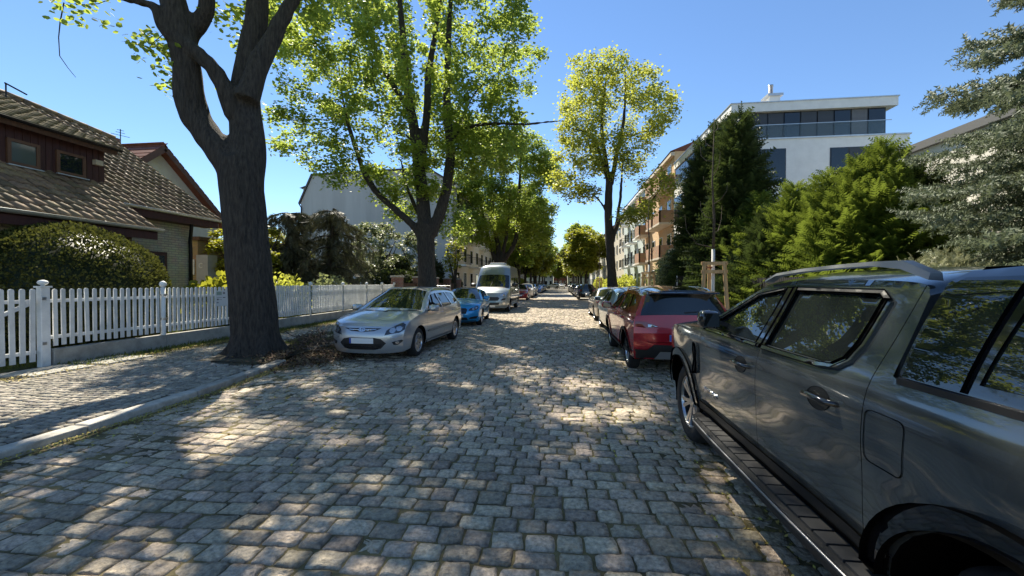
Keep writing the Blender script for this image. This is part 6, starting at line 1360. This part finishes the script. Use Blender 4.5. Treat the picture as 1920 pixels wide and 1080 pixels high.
# fender vent, fuel flap, badge
fv = c.dec('wing_vent', [(1.19, .78), (1.13, .80), (1.11, .90), (1.115, 1.0), (1.15, 1.06), (1.20, 1.07), (1.19, 1.0), (1.16, .92), (1.19, .85)], 'S', chrome, .010, True, .03); c.dec('vent_mesh', [(1.175, .80), (1.14, .82), (1.125, .90), (1.13, .99), (1.155, 1.04), (1.18, 1.04), (1.165, .99), (1.145, .91), (1.17, .85)], 'S', blackp, .016, True, .03, .006)
def rrect(cx, cz, w, h, r=.03, n=5):
    o = []
    for sx, sz, a0 in ((1, 1, 0), (-1, 1, pi/2), (-1, -1, pi), (1, -1, 1.5*pi)): o += [(cx+sx*(w-r)+r*math.cos(a0+t), cz+sz*(h-r)+r*math.sin(a0+t)) for t in np.linspace(0, pi/2, n)]
    return o
c.dec('fuel_flap_gap', rrect(-.97, 1.0, .095, .105), 'S', void, .0015, True, .05, .001, holes=[rrect(-.97, 1.0, .0925, .1025)])
tcu = bpy.data.curves.new('badge', 'FONT'); tcu.body = 'PLATINUM'; tcu.size = .052; tcu.extrude = .003; tcu.space_character = 1.25
tob = bpy.data.objects.new('tmp_text', tcu); COL.objects.link(tob); tme = bpy.data.meshes.new_from_object(tob.evaluated_get(bpy.context.evaluated_depsgraph_get())); bpy.data.objects.remove(tob)
tme.materials.clear(); tme.materials.append(chrome); tme.name = 'badge_lettering'
bx = float(c.W(.8, .70))+.006
link('badge_lettering', tme, c.doors[('front_door', -1)], (-bx, .98, .685), (R(90), 0, R(-90))); link('badge_lettering', tme, c.doors[('front_door', 1)], (bx, .62, .685), (R(90), 0, R(90)))
# mirrors, rails, antenna
c.mirrors(.70, 1.30, .9, glossb, .085, .105)
for sd in (1, -1):
    xr = [.725, .735, .735, .735, .735, .73, .72]; ys = [.36, .2, -.1, -.4, -.62, -.78, -.90]; zz = [1.745, 1.80, 1.828, 1.84, 1.845, 1.84, 1.77]; mb = MB(); V = []
    for x, y, z, h in zip(xr, ys, zz, (.03, .033, .036, .036, .04, .08, .06)): V += [(sd*(x+.02), y, z-h*.5), (sd*(x+.012), y, z+.006), (sd*(x-.03), y, z+.006), (sd*(x-.035), y, z-h*.6)]
    F = []
    for i in range(6):
        for k in range(4): q = (i*4+k, i*4+(k+1) % 4, (i+1)*4+(k+1) % 4, (i+1)*4+k); F.append(q if sd > 0 else q[::-1])
    F += [(3, 2, 1, 0), (24, 25, 26, 27)]; mb.add(V, F); ra_ = mb.build('roof_rail', M('satin_rail', (.22, .23, .24), .4, .8), c.root, True, world=False, angle=40)
    pass
# canopy
cs = [(-.965, 1.245, .885), (-1.10, 1.79, .70), (-1.35, 1.815, .69), (-2.3, 1.80, .69), (-2.62, 1.76, .68), (-2.80, 1.245, .87)]
cz = hermite([1.245, 1.4, 1.6, 1.74, 1.80], [.888, .845, .775, .715, .66])
def can(poly, name, mat, off, step=.06, holes=(), rim=.02):
    V2, T = mesh2d(poly, holes, step)
    for sd in (1, -1):
        V = np.c_[sd*(cz(V2[:, 1])+off), V2]; TT = T if sd > 0 else T[:, ::-1]; inw = np.zeros_like(V); inw[:, 0] = -sd; A, F, ns = strip_mesh(V, TT, rim, inw); e_ = .004; nr = np.c_[np.full(len(A), sd, float), np.zeros(len(A)), -(cz(A[:, 2]+e_)-cz(A[:, 2]-e_))/(2*e_)]; nr /= np.linalg.norm(nr, axis=1, keepdims=True); to_obj(name, A, F, ns, mat, canopy, nr)
canopy = link('canopy', MB().add([(x, y, z) for y, z in ((-.955, 1.25), (-.965, 1.74), (-1.02, 1.80), (-2.55, 1.785), (-2.68, 1.72), (-2.82, 1.25)) for x in (-float(cz(z))+(.07 if z < 1.75 else .01), -float(cz(z))*.85, 0, float(cz(z))*.85, float(cz(z))-(.07 if z < 1.75 else .01))], [(i*5+k, i*5+k+1, (i+1)*5+k+1, (i+1)*5+k) for i in range(5) for k in range(4)]).mesh('canopy', pk, True), c.root)
win = [(-1.24, 1.31), (-1.27, 1.72), (-1.31, 1.745), (-2.35, 1.73), (-2.45, 1.70), (-2.55, 1.33)]
can([(-.955, 1.245), (-.965, 1.72), (-1.0, 1.78), (-1.15, 1.795), (-2.55, 1.785), (-2.66, 1.74), (-2.82, 1.245)], 'canopy_side', glossb, 0, holes=[win])
can(win, 'canopy_window', carglass, -.008, rim=0); can([(-.985, 1.27), (-.995, 1.71), (-1.03, 1.75), (-1.225, 1.755), (-1.205, 1.27)], 'canopy_quarter_glass', carglass, .014, step=.04, rim=.013)
for sd in (1, -1): MB().bar((sd*.885, -.98, 1.247), (sd*.875, -2.80, 1.247), .05, .03).build('bed_rail_cap', blackp, c.root, world=False)
c.dec('headlight', [(.52, .86), (.78, .88), (.80, 1.04), (.56, 1.02)], 'F', lampc, .008); c.dec('grille', [(-.5, .72), (.5, .72), (.5, 1.03), (-.5, 1.03)], 'F', blackp, .008, False); plate(c, 'F', .6); c.dec('tail_light', [(.76, .85), (.9, .85), (.9, 1.2), (.78, 1.2)], 'R', lampr, .008)
MB().prism([(-.55, 1.825), (-.75, 1.825), (-.74, 1.87)], 'x', -.02, .02).build('aerial_fin', pk, c.root, world=False)
def lower_cab(o):   # the cab and canopy are lower than the profile above was drawn
    if o.type == 'MESH' and o.data.users == 1:
        n_ = len(o.data.vertices); co = np.empty(n_*3, np.float32); o.data.vertices.foreach_get('co', co); co = co.reshape(-1, 3); k = co[:, 2] > 1.22; co[k, 2] = 1.22+(co[k, 2]-1.22)*.78; o.data.vertices.foreach_set('co', co.ravel()); o.data.update()
    for ch_ in o.children: lower_cab(ch_)
lower_cab(c.root)
PICK = c.place(1.245+.935, 2.66, 0)
